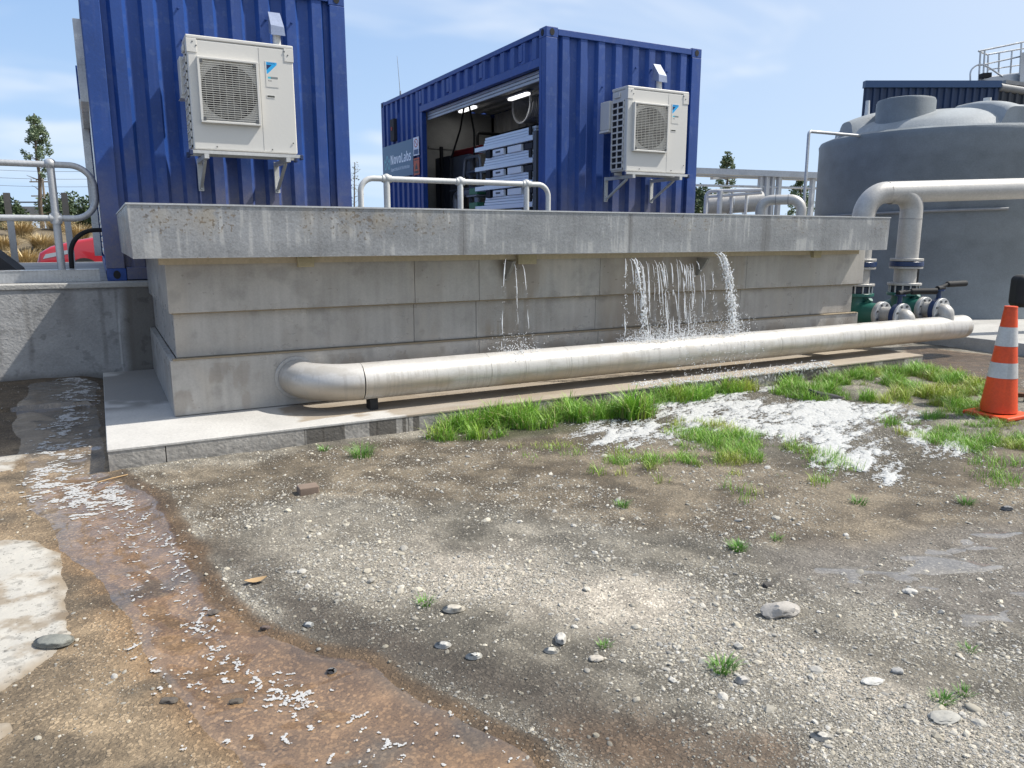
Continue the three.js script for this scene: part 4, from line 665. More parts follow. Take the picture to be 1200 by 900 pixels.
// rack of silver reactor modules, one thing each tier
for (let k = 0; k < 5; k++) {
  const y = 2.60 - k * 0.29, x0 = 5.26, z0 = -9.1, z1 = -10.62;
  const nm = ['topmost', 'second from the top', 'third from the top', 'fourth from the top', 'lowest'][k];
  const o = thing('reactor_module', `silver long ribbed equipment module, ${nm} of the stack in the container`, 'equipment module', 'stack of silver modules in the container');
  const q = []; for (let i = 0; i < 3; i++) q.push(box(x0 + 0.012 * i, x0 + 0.4, y + 0.145 + i * 0.04, y + 0.18 + i * 0.04, z1, z0, 0.005));
  part('housing', q, M.silver, o); part('tray', [box(x0 - 0.02, x0 + 0.42, y + 0.075, y + 0.14, z1 - 0.28, z0 - 0.02, 0.006)], M.silver, o);
  part('recess', [box(x0 + 0.04, x0 + 0.4, y - 0.045, y + 0.074, z1 - 0.02, z0 - 0.01)], M.black, o);
  for (const [a, b] of [[-10.32, -9.98], [-9.86, -9.46]]) part('control_box', [box(x0 - 0.005, x0 + 0.038, y - 0.03, y + 0.06, a, b, 0.006)], M.whiteClean, o);
  part('bracket', [box(x0 - 0.01, x0 + 0.05, y - 0.04, y + 0.07, -10.52, -10.40), box(x0 - 0.02, x0 + 0.0, y + 0.15, y + 0.26, z0 - 0.12, z0 - 0.05)], M.black, o);
  part('connector', [box(x0 - 0.01, x0 + 0.03, y - 0.03, y + 0.05, -9.36, -9.14, 0.01)], M.dark, o); part('label_plate', [box(x0 - 0.008, x0 - 0.005, y + 0.005, y + 0.03, -10.22, -10.08)], M.greyDark, o);
  done(o);
}
solo('module_rack', [box(5.22, 5.26, C0 + 0.156, 2.78, -9.06, -8.98), box(5.62, 5.66, C0 + 0.156, 2.78, -9.06, -8.98), box(5.62, 5.66, C0 + 0.156, 2.6, -10.9, -10.84)], M.greyDark, 'dark upright frame holding the silver modules', 'rack');
{
  const p = onX(612, 122, 6.9), o = thing('duct_coil', 'coiled silver duct hanging inside the open container near the roof', 'duct'); const pts = []; for (let i = 0; i <= 160; i++) { const a = i / 16 * 2 * Math.PI; pts.push(new THREE.Vector3(p[0] + i * 0.0022, p[1] + 0.3 * Math.sin(a), p[2] + 0.34 * Math.cos(a))); }
  part('coil', [sweep(pts, 0.02, 8)], M.galvLight, o); part('end_ring', [ring([p[0] - 0.02, p[1], p[2]], [1, 0, 0], 0.31, 0.335, 0.02)], M.whiteClean, o); done(o);
}
solo('hoist_block', [box(5.5, 5.66, 3.6, 3.78, -8.78, -8.55, 0.015), bar([5.58, 2.8, -8.66], [5.58, 3.6, -8.66], 0.006, 0.006, 6), bar([5.62, 2.8, -8.74], [5.62, 3.6, -8.74], 0.006, 0.006, 6)], M.redDull, 'red hoist block under the container roof beside the door post', 'hoist');
for (const [a, b, l] of [[[545, 133], [529, 185], 'black hanging cable leaning to the left inside the container'], [[549, 131], [556, 195], 'black hanging cable leaning to the right inside the container']]) { const p = onX(...a, 6.1), q = onX(...b, 5.75); solo('hanging_cable', [tube([[p[0], 3.8, p[2]], [mix(p[0], q[0], 0.4), mix(3.8, q[1], 0.5), mix(p[2], q[2], 0.55)], q], 0.018, 8, [0, 0.6, 0])], M.black, l, 'cable', 'cables hanging in the container'); }
solo('conduit', [tube([[6.6, C0 + 0.16, -13.6], [6.6, 3.36, -13.6], [7.1, 3.36, -13.6], [7.1, 3.36, -10.8], [7.1, 2.6, -10.8]], 0.03, 8, [0, 0.05, 0.05, 0.05, 0])], M.black, 'black conduit run along the far wall inside the container', 'conduit');
{
  const o = thing('pump_unit', 'dark pump and cabinet assembly standing deep inside the open container', 'pump');
  const w = (px, py) => onX(px, py, 5.85), q0 = w(510, 186), q1 = w(528, 245), r0 = w(529, 174), r1 = w(558, 182), g0 = w(531, 184), g1 = w(550, 208);
  part('cabinet', [box(5.85, 6.2, C0 + 0.16, q0[1], q0[2], q1[2], 0.01)], M.greyDark, o); part('control_panel', [box(5.84, 6.1, g1[1], g0[1], g0[2], g1[2], 0.02)], M.grey, o); part('motor', [bar([5.95, (r0[1] + r1[1]) / 2, r0[2]], [5.95, (r0[1] + r1[1]) / 2, r1[2]], 0.075, 0.075, 18)], M.redDull, o, 'dull red motor'); for (const px of [519, 553, 562]) { const u = w(px, 200); part('frame_post', [box(5.8, 5.85, C0 + 0.16, w(px, px === 519 ? 172 : 190)[1], u[2] - 0.03, u[2] + 0.03)], px === 519 ? M.dark : M.grey, o); }
  part('shelf', [box(5.75, 6.15, w(555, 203)[1], w(555, 203)[1] + 0.03, w(552, 200)[2], w(572, 200)[2]), box(5.75, 6.15, w(555, 222)[1], w(555, 222)[1] + 0.03, w(532, 200)[2], w(572, 200)[2])], M.grey, o);
  part('pipework', [tube([[5.75, 1.3, w(540, 220)[2]], [5.75, 2.15, w(540, 220)[2]], [5.75, 2.15, w(566, 220)[2]], [5.75, 1.3, w(566, 220)[2]]], 0.06, 12, [0, 0.1, 0.1, 0]), tube([[5.8, 2.3, w(546, 220)[2]], [5.8, 2.75, w(548, 220)[2]], [5.8, 2.75, w(566, 220)[2]], [5.8, 2.2, w(568, 220)[2]]], 0.025, 8, [0, 0.1, 0.1, 0])], M.steel, o);
  part('wall_panel', [box(6.4, 6.9, 2.0, 2.9, CZ - CL + 0.11, CZ - CL + 0.18, 0.01), box(5.2, 5.7, 1.6, 2.6, CZ - CL + 0.11, CZ - CL + 0.2, 0.01)], M.grey, o); done(o);
  for (const [k, y] of [1.62, 1.84, 2.06].entries()) { const q = thing('circuit_tray', `green wired tray beside the silver modules, ${['lower', 'middle', 'upper'][k]} of three`, 'equipment tray', 'green trays by the modules'); part('tray_body', [box(5.3, 5.6, y, y + 0.1, -11.25, -10.95, 0.01)], M.green1, q); part('tray_base', [box(5.28, 5.62, y - 0.03, y - 0.004, -11.3, -10.93)], M.grey, q); done(q); }
}

// ---------------------------------------------------------------- railings
function clampBall(p, r) { const g = new THREE.SphereGeometry(r, 14, 10); g.translate(...p); return planar(clean(g)); }
{
  const z = -7.95, o = thing('railing', 'white tubular railing with rounded ends before the open container', 'railing'), r = 0.03, yt = 2.01;
  part('top_rail', [tube([[2.49, 1.1, z], [2.49, yt, z], [4.79, yt, z], [4.79, 1.1, z]], r, 16, [0, 0.14, 0.14, 0])], M.whitePaint, o); part('mid_rail', [bar([2.52, 1.52, z], [4.76, 1.52, z], r * 0.9)], M.whitePaint, o);
  for (const x of [2.78, 3.64, 4.49]) { part('post', [bar([x, 1.1, z], [x, yt + 0.01, z], 0.033)], M.whitePaint, o); part('clamp', [clampBall([x, yt + 0.008, z], 0.046), bar([x - 0.05, yt, z], [x + 0.05, yt, z], 0.04)], M.whitePaint, o); }
  done(o);
}
{
  const z = -8.46, o = thing('railing', 'galvanised tubular handrail with looped end above the concrete wall', 'railing'), r = 0.029, yt = 2.065, ym = 1.575;
  part('rail_loop', [tube([[-4, yt, z], [0.03, yt, z], [0.03, ym, z], [-4, ym, z]], r, 16, [0, 0.2, 0.2, 0])], M.galvLight, o);
  for (const x of [-0.315, -2.3]) { part('post', [bar([x, PY + 0.004, z], [x, yt, z], 0.034)], M.galvLight, o); part('clamp', [clampBall([x, yt + 0.006, z], 0.052), bar([x - 0.05, ym, z], [x + 0.05, ym, z], 0.043), bar([x, ym - 0.05, z], [x, ym + 0.05, z], 0.045)], M.galvLight, o); part('base_plate', [box(x - 0.07, x + 0.07, PY + 0.004, PY + 0.018, z - 0.07, z + 0.05)], M.galvLight, o); }
  done(o);
}
solo('black_hose', [tube([[-0.235, 1.1, -8.6], [-0.22, 1.47, -8.62], [0.1, 1.47, -8.66]], 0.022, 12, [0, 0.24, 0])], M.black, 'black hose arching from the left container down behind the handrail', 'hose');
{ const a = onZ(-60, 215, -8.75), b = onZ(23, 311, -8.75); solo('ramp_plate', [hexa([[b[0] - 1.3, 1.0, -9.5], [b[0], 1.02, -9.5], [b[0], 1.02, -8.7], [b[0] - 1.3, 1.0, -8.7]], [[b[0] - 1.3, 2.35, -9.5], [b[0] - 0.02, 1.09, -9.5], [b[0] - 0.02, 1.09, -8.7], [b[0] - 1.3, 2.35, -8.7]])], M.dark, 'dark sloping steel plate at the left edge behind the handrail', 'ramp'); }
for (const [i, [px, py, px2, py2]] of [[18, 306, 9, 226], [85, 312, 78, 226]].entries()) { const a = onZ(px, py, -9.6), b = onZ(px2, py2, -9.6), o = thing('fence_post', i ? 'pale timber post between the handrail post and the container' : 'pale timber post near the left edge behind the handrail', 'post', 'pale posts behind the handrail'); part('post_base', [box(a[0] - 0.03, a[0] + 0.03, PY, mix(a[1], b[1], 0.62), -9.63, -9.57)], M.whitePaint, o); part('post_top', [box(a[0] - 0.035, a[0] + 0.025, mix(a[1], b[1], 0.62) + 0.002, b[1], -9.635, -9.575)], M.wood, o); done(o); }

// ---------------------------------------------------------------- round poly tank on its pad, behind it a blue building
const TC = [13.0, -8.42], TR = 1.98;
struct('tank_pad', [box(9.62, 18, -0.1, 0.155, -14, -4.0, 0.01)], M.concrete);
{
  const m = std({ color: col(0.195, 0.222, 0.24), map: T.mottle, roughness: 0.55, bumpMap: T.fine, bumpScale: 0.0015 }), o = thing('water_tank', 'large round blue grey plastic water tank with domed ribbed roof', 'tank'), y0 = 0.155, yr = 3.03;
  const prof = [[0.02, 0], [TR, 0], [TR, 0.03], [TR - 0.012, 0.08], [TR - 0.012, 1.36], [TR - 0.004, 1.38], [TR - 0.004, yr - y0 - 0.12], [TR + 0.005, yr - y0 - 0.05], [TR - 0.02, yr - y0], [TR - 0.1, yr - y0 + 0.035], [TR - 0.2, yr - y0 + 0.03]].map(([r, y]) => new THREE.Vector2(r, y));
  const lg = new THREE.LatheGeometry(prof, 120); lg.translate(TC[0], y0, TC[1]); part('tank_wall', [planar(toCreasedNormals(clean(lg), 0.6))], m, o);
  const mp = at(1059, 150, 12.95);
  const DH = (f) => 0.46 * Math.pow(1 - Math.pow(1 - clamp(f), 2), 0.62); const mr = std({ color: col(0.34, 0.365, 0.375), map: T.mottle, roughness: 0.6, bumpMap: T.fine, bumpScale: 0.0015 }), dome = []; for (let k = 0; k <= 16; k++) { const f = k / 16; dome.push(new THREE.Vector2((TR - 0.19) * (1 - f) + 0.001, yr - y0 + 0.02 + DH(f))); }  // roof material paler than the wall: sunlight painted into its colour
  const dg = new THREE.LatheGeometry(dome, 96); dg.translate(TC[0], y0, TC[1]); part('roof_dome', [planar(clean(dg))], mr, o);
  for (let k = 0; k < 8; k++) { // thick ribs that arch down the dome to the rim
    const a = k / 8 * 2 * Math.PI + 0.42; const mha = Math.atan2(mp[2] - TC[1], mp[0] - TC[0]); if (Math.abs(Math.atan2(Math.sin(a - mha), Math.cos(a - mha))) < 0.36) continue; const ca = Math.cos(a), sa = Math.sin(a), b = [], t = [];
    const q = []; const sec = (f) => { const r = 0.45 + (TR - 0.68) * f, ybase = yr + 0.02 + DH(1 - r / (TR - 0.19)) - 0.04, top = Math.max(ybase + 0.07, yr + 0.51 - 0.22 * Math.pow(f, 2.6)), w = 0.15 + 0.07 * f; const P = (dr, off, y) => [TC[0] + ca * (r + dr) - sa * off, y, TC[1] + sa * (r + dr) + ca * off]; const hh = top - ybase; return [-1.2, -1, -0.86, -0.62, -0.3, 0.3, 0.62, 0.86, 1, 1.2].map((o, i) => P(0, o * w, ybase + hh * [0, 0.3, 0.7, 0.92, 1, 1, 0.92, 0.7, 0.3, 0][i])); };
    const N = 14; let p = sec(0); for (let i = 1; i <= N; i++) { const n = sec(i / N); for (let j = 0; j < 9; j++) q.push([p[j], n[j], n[j + 1], p[j + 1]]); p = n; } for (let j = 0; j < 4; j++) q.push([p[j], p[j + 1], p[8 - j], p[9 - j]]);
    part('roof_rib', [planar(toCreasedNormals(quads(q), 0.7))], mr, o);
  }
  const mh = new THREE.LatheGeometry([[0.02, 0.62], [0.36, 0.625], [0.42, 0.61], [0.44, 0.57], [0.44, 0.1], [0.48, 0.0]].map(([r, y]) => new THREE.Vector2(r, y)), 48); mh.translate(mp[0], 2.98, mp[2]); part('manhole_cover', [planar(toCreasedNormals(clean(mh), 0.6))], m, o);
  const cb = at(1157, 117, 13.4); part('vent_stub', [bar([cb[0], cb[1] - 0.18, cb[2]], [cb[0], cb[1] + 0.03, cb[2]], 0.06, 0.06, 16)], M.whitePaint, o);
  done(o);
  const h = thing('tank_hose', 'thin pipe strapped around the side of the round tank', 'pipe'), pts = []; for (let k = 0; k <= 24; k++) { const a = Math.PI * (1.28 - 0.62 * k / 24) ; pts.push(new THREE.Vector3(TC[0] + (TR + 0.03) * Math.cos(a), 1.72 + 0.10 * k / 24, TC[1] + (TR + 0.03) * Math.sin(a))); }
  part('pipe_tube', [sweep(pts, 0.02, 8)], M.grey, h); done(h);
}
{
  const a = at(948, 154, 12.2), f = at(1003, 155, 12.6); const b = at(941, 262, 12.2);
  solo('vent_line', [tube([[b[0], 0.155, b[2]], [a[0], a[1], a[2]], [f[0] + 0.25, a[1] + 0.01, f[2] - 0.1]], 0.024, 10, [0, 0.05, 0])], M.galv, 'thin upright pipe bending over the left rim of the round tank', 'pipe');
}
{
  const o = thing('building', 'dark blue corrugated metal building behind the round tank', 'building'), D = 27;
  const p = at(1013, 95, D), q = at(1172, 95, D), dx = (q[0] - p[0]), dz = (q[2] - p[2]), L = Math.hypot(dx, dz), ux = dx / L, uz = dz / L, yt = p[1];
  const bm = std({ color: col(0.018, 0.045, 0.115), roughness: 0.5, map: T.mottle }), n = [-uz, ux];
  const out = [FWD.x * -1, FWD.z * -1];
  part('front_wall', [corrug([p[0], p[2]], [q[0], q[2]], 0.1, yt - 0.22, out, 0.06, 19, 0.3)], bm, o);
  part('parapet_cap', [flat([p[0], yt - 0.11, p[2]], [q[0], yt - 0.11, q[2]], 0.22, 0.22)], std({ color: col(0.03, 0.075, 0.17), roughness: 0.5 }), o);
  const EL = Math.hypot(p[0], p[2]), E = { x: p[0] / EL * 0.985 + RIGHT.x * 0.17, z: p[2] / EL * 0.985 + RIGHT.z * 0.17 };
  const b2 = [q[0] + RIGHT.x * 3.5 + FWD.x * 0.9, q[2] + RIGHT.z * 3.5 + FWD.z * 0.9];
  part('side_wall', [corrug([q[0], q[2]], b2, 0.1, yt - 0.25, out, 0.06, 12, 0.3)], std({ color: col(0.03, 0.035, 0.045), roughness: 0.6 }), o);
  part('gutter', [bar([q[0], yt - 0.2, q[2]], [b2[0], yt - 0.45, b2[1]], 0.13, 0.13, 12), flat([q[0] + 0.2, yt - 0.02, q[2]], [b2[0], yt - 0.2, b2[1]], 0.2, 0.12)], M.grey, o);
  part('roof', [hexa([[p[0], yt - 0.3, p[2]], [b2[0], yt - 0.3, b2[1]], [b2[0] + FWD.x * 8, yt - 0.3, b2[1] + FWD.z * 8], [p[0] + E.x * 8, yt - 0.3, p[2] + E.z * 8]], [[p[0], yt - 0.25, p[2]], [b2[0], yt - 0.25, b2[1]], [b2[0] + FWD.x * 8, yt - 0.25, b2[1] + FWD.z * 8], [p[0] + E.x * 8, yt - 0.25, p[2] + E.z * 8]])], bm, o);
  part('end_wall', [quads([[[p[0], 0.1, p[2]], [p[0] + E.x * 8, 0.1, p[2] + E.z * 8], [p[0] + E.x * 8, yt - 0.25, p[2] + E.z * 8], [p[0], yt - 0.25, p[2]]]])], bm, o);
  done(o);
  // railed platform on the roof
  const r = thing('roof_railing', 'grey tube railing around the platform above the blue building', 'railing'), G = (px, py, d = 28.2) => at(px, py, d);
  const bar2 = (a, b, w = 0.032) => bar(G(...a), G(...b), w, w, 8);
  part('top_rail', [bar2([1147, 60], [1210, 47]), bar(G(1147, 60), G(1157, 64, 29.4), 0.032, 0.032, 8), bar(G(1157, 64, 29.4), G(1210, 55, 29.4), 0.032, 0.032, 8)], M.galv, r); part('mid_rail', [bar2([1147, 77], [1210, 63], 0.028), bar(G(1157, 82, 29.4), G(1210, 74, 29.4), 0.025, 0.025, 8)], M.galv, r);
  for (const [a, b, d] of [[[1149, 60], [1147, 94], 28.2], [[1154, 59], [1152, 94], 28.2], [[1197, 50], [1195, 88], 28.2], [[1158, 64], [1157, 90], 29.4], [[1171, 62], [1170, 88], 29.4], [[1186, 59], [1184, 86], 29.4]]) part('post', [bar(G(...a, d), G(...b, d), 0.03, 0.03, 8)], M.galv, r);
  part('ladder_hoop', [tube([G(1137, 96), G(1137, 82), G(1148, 74), G(1160, 80), G(1175, 90)], 0.028, 8, [0, 0.25, 0.3, 0.3, 0])], M.galv, r); done(r);
  const pl = thing('roof_platform', 'pale grey walkway platform under the roof railing', 'platform'); part('deck', [hexa([G(1146, 95), G(1215, 98), G(1215, 96, 29.6), G(1146, 94, 29.6)].map((v) => [v[0], v[1] - 0.12, v[2]]), [G(1146, 92), G(1215, 84), G(1215, 82, 29.6), G(1146, 91, 29.6)])], M.galvLight, pl); part('end_box', [hexa([G(1195, 96, 28), G(1215, 96, 28), G(1215, 96, 29), G(1195, 96, 29)], [G(1196, 62, 28), G(1215, 58, 28), G(1215, 58, 29), G(1196, 62, 29)])], M.galvLight, pl); done(pl);
  solo('roof_motor', [(() => { const p0 = G(1149, 92, 28), p1 = G(1160, 86, 28); return flat([p0[0], (p0[1] + p1[1]) / 2, p0[2]], [p1[0], (p0[1] + p1[1]) / 2 + 0.02, p1[2]], 0.25, 0.15); })()], M.black, 'small black motor at the foot of the roof railing', 'motor');
}
// a pair of stays on the tank roof edge
solo('tank_fitting', [bar(at(1015, 150, 14.2), at(1017, 118, 14.2), 0.05, 0.035, 8), bar(at(1020, 148, 14.1), at(1021, 138, 14.1), 0.05, 0.045, 8), bar(at(1012, 148, 14.2), at(1014, 136, 14.2), 0.03, 0.03, 8)], M.galvLight, 'pale upright fittings behind the left shoulder of the round tank', 'fitting');

// ---------------------------------------------------------------- pipes and railings seen over the rim between the container and the round tank
{
  const a = at(890, 262, 9.9), b = at(938, 262, 9.7), y = at(912, 234, 9.8)[1]; const o = thing('loop_pipe', 'shiny inverted U pipe rising behind the right part of the tank rim', 'pipe');
  part('pipe_loop', [tube([[a[0], 1.0, a[2]], [a[0], y, a[2]], [b[0], y, b[2]], [b[0], 1.0, b[2]]], 0.062, 20, [0, 0.14, 0.14, 0])], M.steel, o); for (const f of [0.36, 0.66]) part('weld_seam', [bar([mix(a[0], b[0], f), y, mix(a[2], b[2], f)], [mix(a[0], b[0], f + 0.02), y, mix(a[2], b[2], f + 0.02)], 0.065, 0.065, 20)], M.grey, o); done(o);
}
{
  const o = thing('pipe_rack', 'long grey steel pipe rack beam on slim posts in the background', 'pipe rack'), D = 19, p = (px, py, d = D) => at(px, py, d);
  part('beam', [flat(p(780, 199), p(966, 206), 0.2, 0.14), flat(p(780, 204, 19.4), p(966, 211, 19.4), 0.3, 0.05)], M.galvLight, o);
  part('lower_pipe', [bar(p(780, 216), p(966, 221), 0.03, 0.03, 8)], M.galv, o); part('cross_arm', [flat(p(834, 209, 19.2), p(862, 208, 19.6), 0.1, 0.06)], M.galv, o);
  for (const [x, w] of [[892, 0.05], [899, 0.06], [906, 0.045], [913.5, 0.05], [953, 0.05]]) { const t = p(x, 203); part('post', [box(t[0] - w, t[0] + w, 0.3, t[1], t[2] - w, t[2] + w)], M.galvLight, o); } done(o);
  const r = thing('railing', 'small white railing over the tank rim right of the middle container', 'railing'), Q = (px, py, d = 12.5) => at(px, py, d);
  const f0 = Q(826, 260), c0 = Q(832, 224), c1 = Q(892, 224, 12.2), f1 = Q(894, 262, 12.2);
  part('top_rail', [tube([[f0[0], 1.0, f0[2]], [f0[0], c0[1], f0[2]], [c1[0], c0[1], c1[2]]], 0.03, 10, [0, 0.1, 0])], M.whitePaint, r); for (const x of [844, 858, 875]) { const t = Q(x, 226, 12.4); part('post', [bar([t[0], 1.0, t[2]], [t[0], c0[1], t[2]], x === 844 ? 0.04 : 0.022, x === 844 ? 0.04 : 0.022, 10)], M.whitePaint, r); } part('mid_rail', [bar(Q(828, 231), Q(893, 226, 12.2), 0.022, 0.022, 8)], M.whitePaint, r); done(r);
  const pp = thing('steel_vessel', 'horizontal steel cylinder lying behind the small white railing', 'vessel'); part('shell', [bar(Q(828, 240, 13.5), Q(893, 236, 13.5), 0.17, 0.17, 24)], M.steel, pp); for (const x of [840, 853, 856, 872]) part('band', [bar(Q(x, 239, 13.5), Q(x + 1.5, 239, 13.5), 0.19, 0.19, 24)], M.galv, pp); done(pp);
}

// ---------------------------------------------------------------- traffic cone and black box at the right
{
  const b = onY(1169, 486, 0.0), x = b[0], z = b[2], y = gh(x, z) + 0.01, o = thing('traffic_cone', 'orange traffic cone with two grey reflective bands on the grass', 'traffic cone');
  const R = (h) => 0.137 - (0.137 - 0.045) * h / 0.86, lean = 0.02;
  const seg = (h0, h1, off, m, n) => { const g = new THREE.CylinderGeometry(R(h1) + off, R(h0) + off, h1 - h0, 40, 1, true); g.translate(x, y + (h0 + h1) / 2, z); part(n, [planar(clean(g))], m, o); };
  seg(0.035, 0.86, 0, M.orange, 'cone_body'); seg(0.31, 0.43, 0.002, M.tape, 'reflective_band'); seg(0.56, 0.71, 0.002, M.tape, 'reflective_band');
  const c = new THREE.CylinderGeometry(0.045, 0.048, 0.012, 32); c.translate(x, y + 0.865, z); part('cone_tip', [planar(clean(c))], M.orange, o);
  part('cone_base', [box(x - 0.18, x + 0.18, y - 0.008, y + 0.026, z - 0.18, z + 0.18, 0.012)], M.orange, o); done(o);
}
{ const a = at(1189.5, 322, 6.4), b = at(1189.5, 360, 6.4), c = at(1225, 341, 6.4); const o = thing('post_box', 'black rounded plastic box cut off by the right edge above the cone', 'box');
  const g = new RoundedBoxGeometry(0.3, a[1] - b[1], 0.16, 4, 0.05); g.rotateY(Math.atan2(-RIGHT.z, RIGHT.x)); g.translate(a[0] + RIGHT.x * 0.15, (a[1] + b[1]) / 2, a[2] + RIGHT.z * 0.15); part('box_shell', [planar(clean(g))], M.black, o);
  part('box_post', [bar([a[0] + RIGHT.x * 0.24, 0, a[2] + RIGHT.z * 0.24], [a[0] + RIGHT.x * 0.24, b[1] + 0.02, a[2] + RIGHT.z * 0.24], 0.025)], M.black, o); done(o); }

// ---------------------------------------------------------------- background at the left: bank, car, poles, trees
{
  const nx = 70, nz = 24, P = [], U = [], I = [], C = []; const x0 = -26, x1 = 16, z0 = -58, z1 = -24;
  for (let j = 0; j <= nz; j++) for (let i = 0; i <= nx; i++) { const x = mix(x0, x1, i / nx), z = mix(z0, z1, j / nz), f = 1 - j / nz; P.push(x, 0.2 + 1.4 * ss(0, 0.3, f) * (0.8 + 0.35 * fbm(x * 0.3, z * 0.3, 3)) + 0.35 * (fbm(x * 1.1, z * 1.1, 3) - 0.5), z); U.push(x, z); const n = fbm(x * 0.8, z * 0.8, 4); C.push(...mix3([0.10, 0.075, 0.045], [0.25, 0.195, 0.115], n)); }
  for (let j = 0; j < nz; j++) for (let i = 0; i < nx; i++) { const a = j * (nx + 1) + i, b = a + nx + 1; I.push(a, b, b + 1, a, b + 1, a + 1); }
  const g = new THREE.BufferGeometry(); g.setAttribute('position', new THREE.Float32BufferAttribute(P, 3)); g.setAttribute('uv', new THREE.Float32BufferAttribute(U, 2)); g.setAttribute('color', new THREE.Float32BufferAttribute(C, 3)); g.setIndex(I); g.computeVertexNormals();
  sheetObj('hill', g, std({ vertexColors: true, map: T.mottle, roughness: 0.95 }), 'structure');
}
function blades(n, fn, seg = 2) {      // curved grass leaves -> one geometry with vertex colours
  const P = [], N = [], C = [];
  for (let i = 0; i < n; i++) {
    const b = fn(i); const { x, y, z, h, w, dx, dz, c } = b; const l = Math.hypot(dx, dz) || 1, sx = -dz / l * w, sz = dx / l * w;
    let pl = null; for (let k = 0; k <= seg; k++) { const f = k / seg, cx = x + dx * f * f, cy = y + h * (f - 0.25 * f * f * Math.min(1, l / h)), cz = z + dz * f * f, q = 1 - f * 0.85; const L = [cx - sx * q, cy, cz - sz * q], R = [cx + sx * q, cy, cz + sz * q]; if (pl) { P.push(...pl[0], ...pl[1], ...R, ...pl[0], ...R, ...L); for (let m = 0; m < 6; m++) C.push(...c); } pl = [L, R]; }
  }
  const g = new THREE.BufferGeometry(); g.setAttribute('position', new THREE.Float32BufferAttribute(P, 3)); g.setAttribute('color', new THREE.Float32BufferAttribute(C, 3)); g.computeVertexNormals(); return planar(g);
}
const leafM = phy({ vertexColors: true, roughness: 0.6, transmission: 0.25, thickness: 0 });
const dryM = std({ vertexColors: true, roughness: 0.85 });
function mesh1(name, g, m, label, category, group) { const o = shadowy(new THREE.Mesh(g, m)); o.name = numbered(name); o.userData = { label, category }; if (group) o.userData.group = group; scene.add(o); return done(o); }
{
  const spots = [[31, 309, 22, 1.0, 'round straw coloured tussock directly behind the handrail post'], [50, 288, 25, 0.9, 'straw coloured tussock on the bank above the red car'], [25, 275, 27, 1.2, 'tall dry tussock on the bank below the left bush'], [92, 278, 26, 1.0, 'dry tussock on the bank beside the left container'], [70, 270, 30, 1.2, 'dry tussock high on the bank between the two bushes'], [5, 290, 24, 0.9, 'dry tussock on the bank at the far left edge']];
  for (const [px, py, d, s, l] of spots) { const p = at(px, py, d); mesh1('tussock', blades(700, () => { const a = rr(0, 6.28), q = Math.sqrt(rnd()); return { x: p[0] + 0.25 * q * Math.cos(a), y: p[1] - 0.1, z: p[2] + 0.25 * q * Math.sin(a), h: s * rr(0.3, 0.68), w: 0.012, dx: Math.cos(a) * s * rr(0.15, 0.75), dz: Math.sin(a) * s * rr(0.15, 0.75), c: mix3([0.3, 0.21, 0.09], [0.62, 0.5, 0.29], rnd()) }; }), dryM, l, 'dry grass', 'dry tussocks on the bank'); }
}
function leafBlob(list, n, size, cols, jit = 0.5) {        // small leaves through the volumes of several clumps
  const P = [], C = []; const tot = list.reduce((s, b) => s + b[3] * b[3], 0);
  for (const [cx, cy, cz, r, ry = r] of list) { const k = Math.round(n * r * r / tot); for (let i = 0; i < k; i++) {
    const a = rr(0, 6.283), u = rr(-1, 1), q = Math.pow(rnd(), 0.4), s = Math.sqrt(1 - u * u); const x = cx + r * q * s * Math.cos(a), y = cy + ry * q * u, z = cz + r * q * s * Math.sin(a), l = size * rr(0.6, 1.4);
    const d = new THREE.Vector3(rr(-1, 1), rr(-jit, 1), rr(-1, 1)).normalize(), e = new THREE.Vector3(rr(-1, 1), rr(-1, 1), rr(-1, 1)).cross(d).normalize();
    const A = [x, y, z], T2 = [x + d.x * l, y + d.y * l, z + d.z * l], M1 = [x + d.x * l * 0.45 + e.x * l * 0.3, y + d.y * l * 0.45 + e.y * l * 0.3, z + d.z * l * 0.45 + e.z * l * 0.3], M2 = [x + d.x * l * 0.45 - e.x * l * 0.3, y + d.y * l * 0.45 - e.y * l * 0.3, z + d.z * l * 0.45 - e.z * l * 0.3];
    P.push(...A, ...M1, ...T2, ...A, ...T2, ...M2); const c = mix3(cols[0], cols[1], rnd()); for (let m = 0; m < 6; m++) C.push(...c); } }
  const g = new THREE.BufferGeometry(); g.setAttribute('position', new THREE.Float32BufferAttribute(P, 3)); g.setAttribute('color', new THREE.Float32BufferAttribute(C, 3)); g.computeVertexNormals(); return planar(g);
}
const bark = std({ color: col(0.16, 0.125, 0.095), map: T.mottle, roughness: 0.95 });
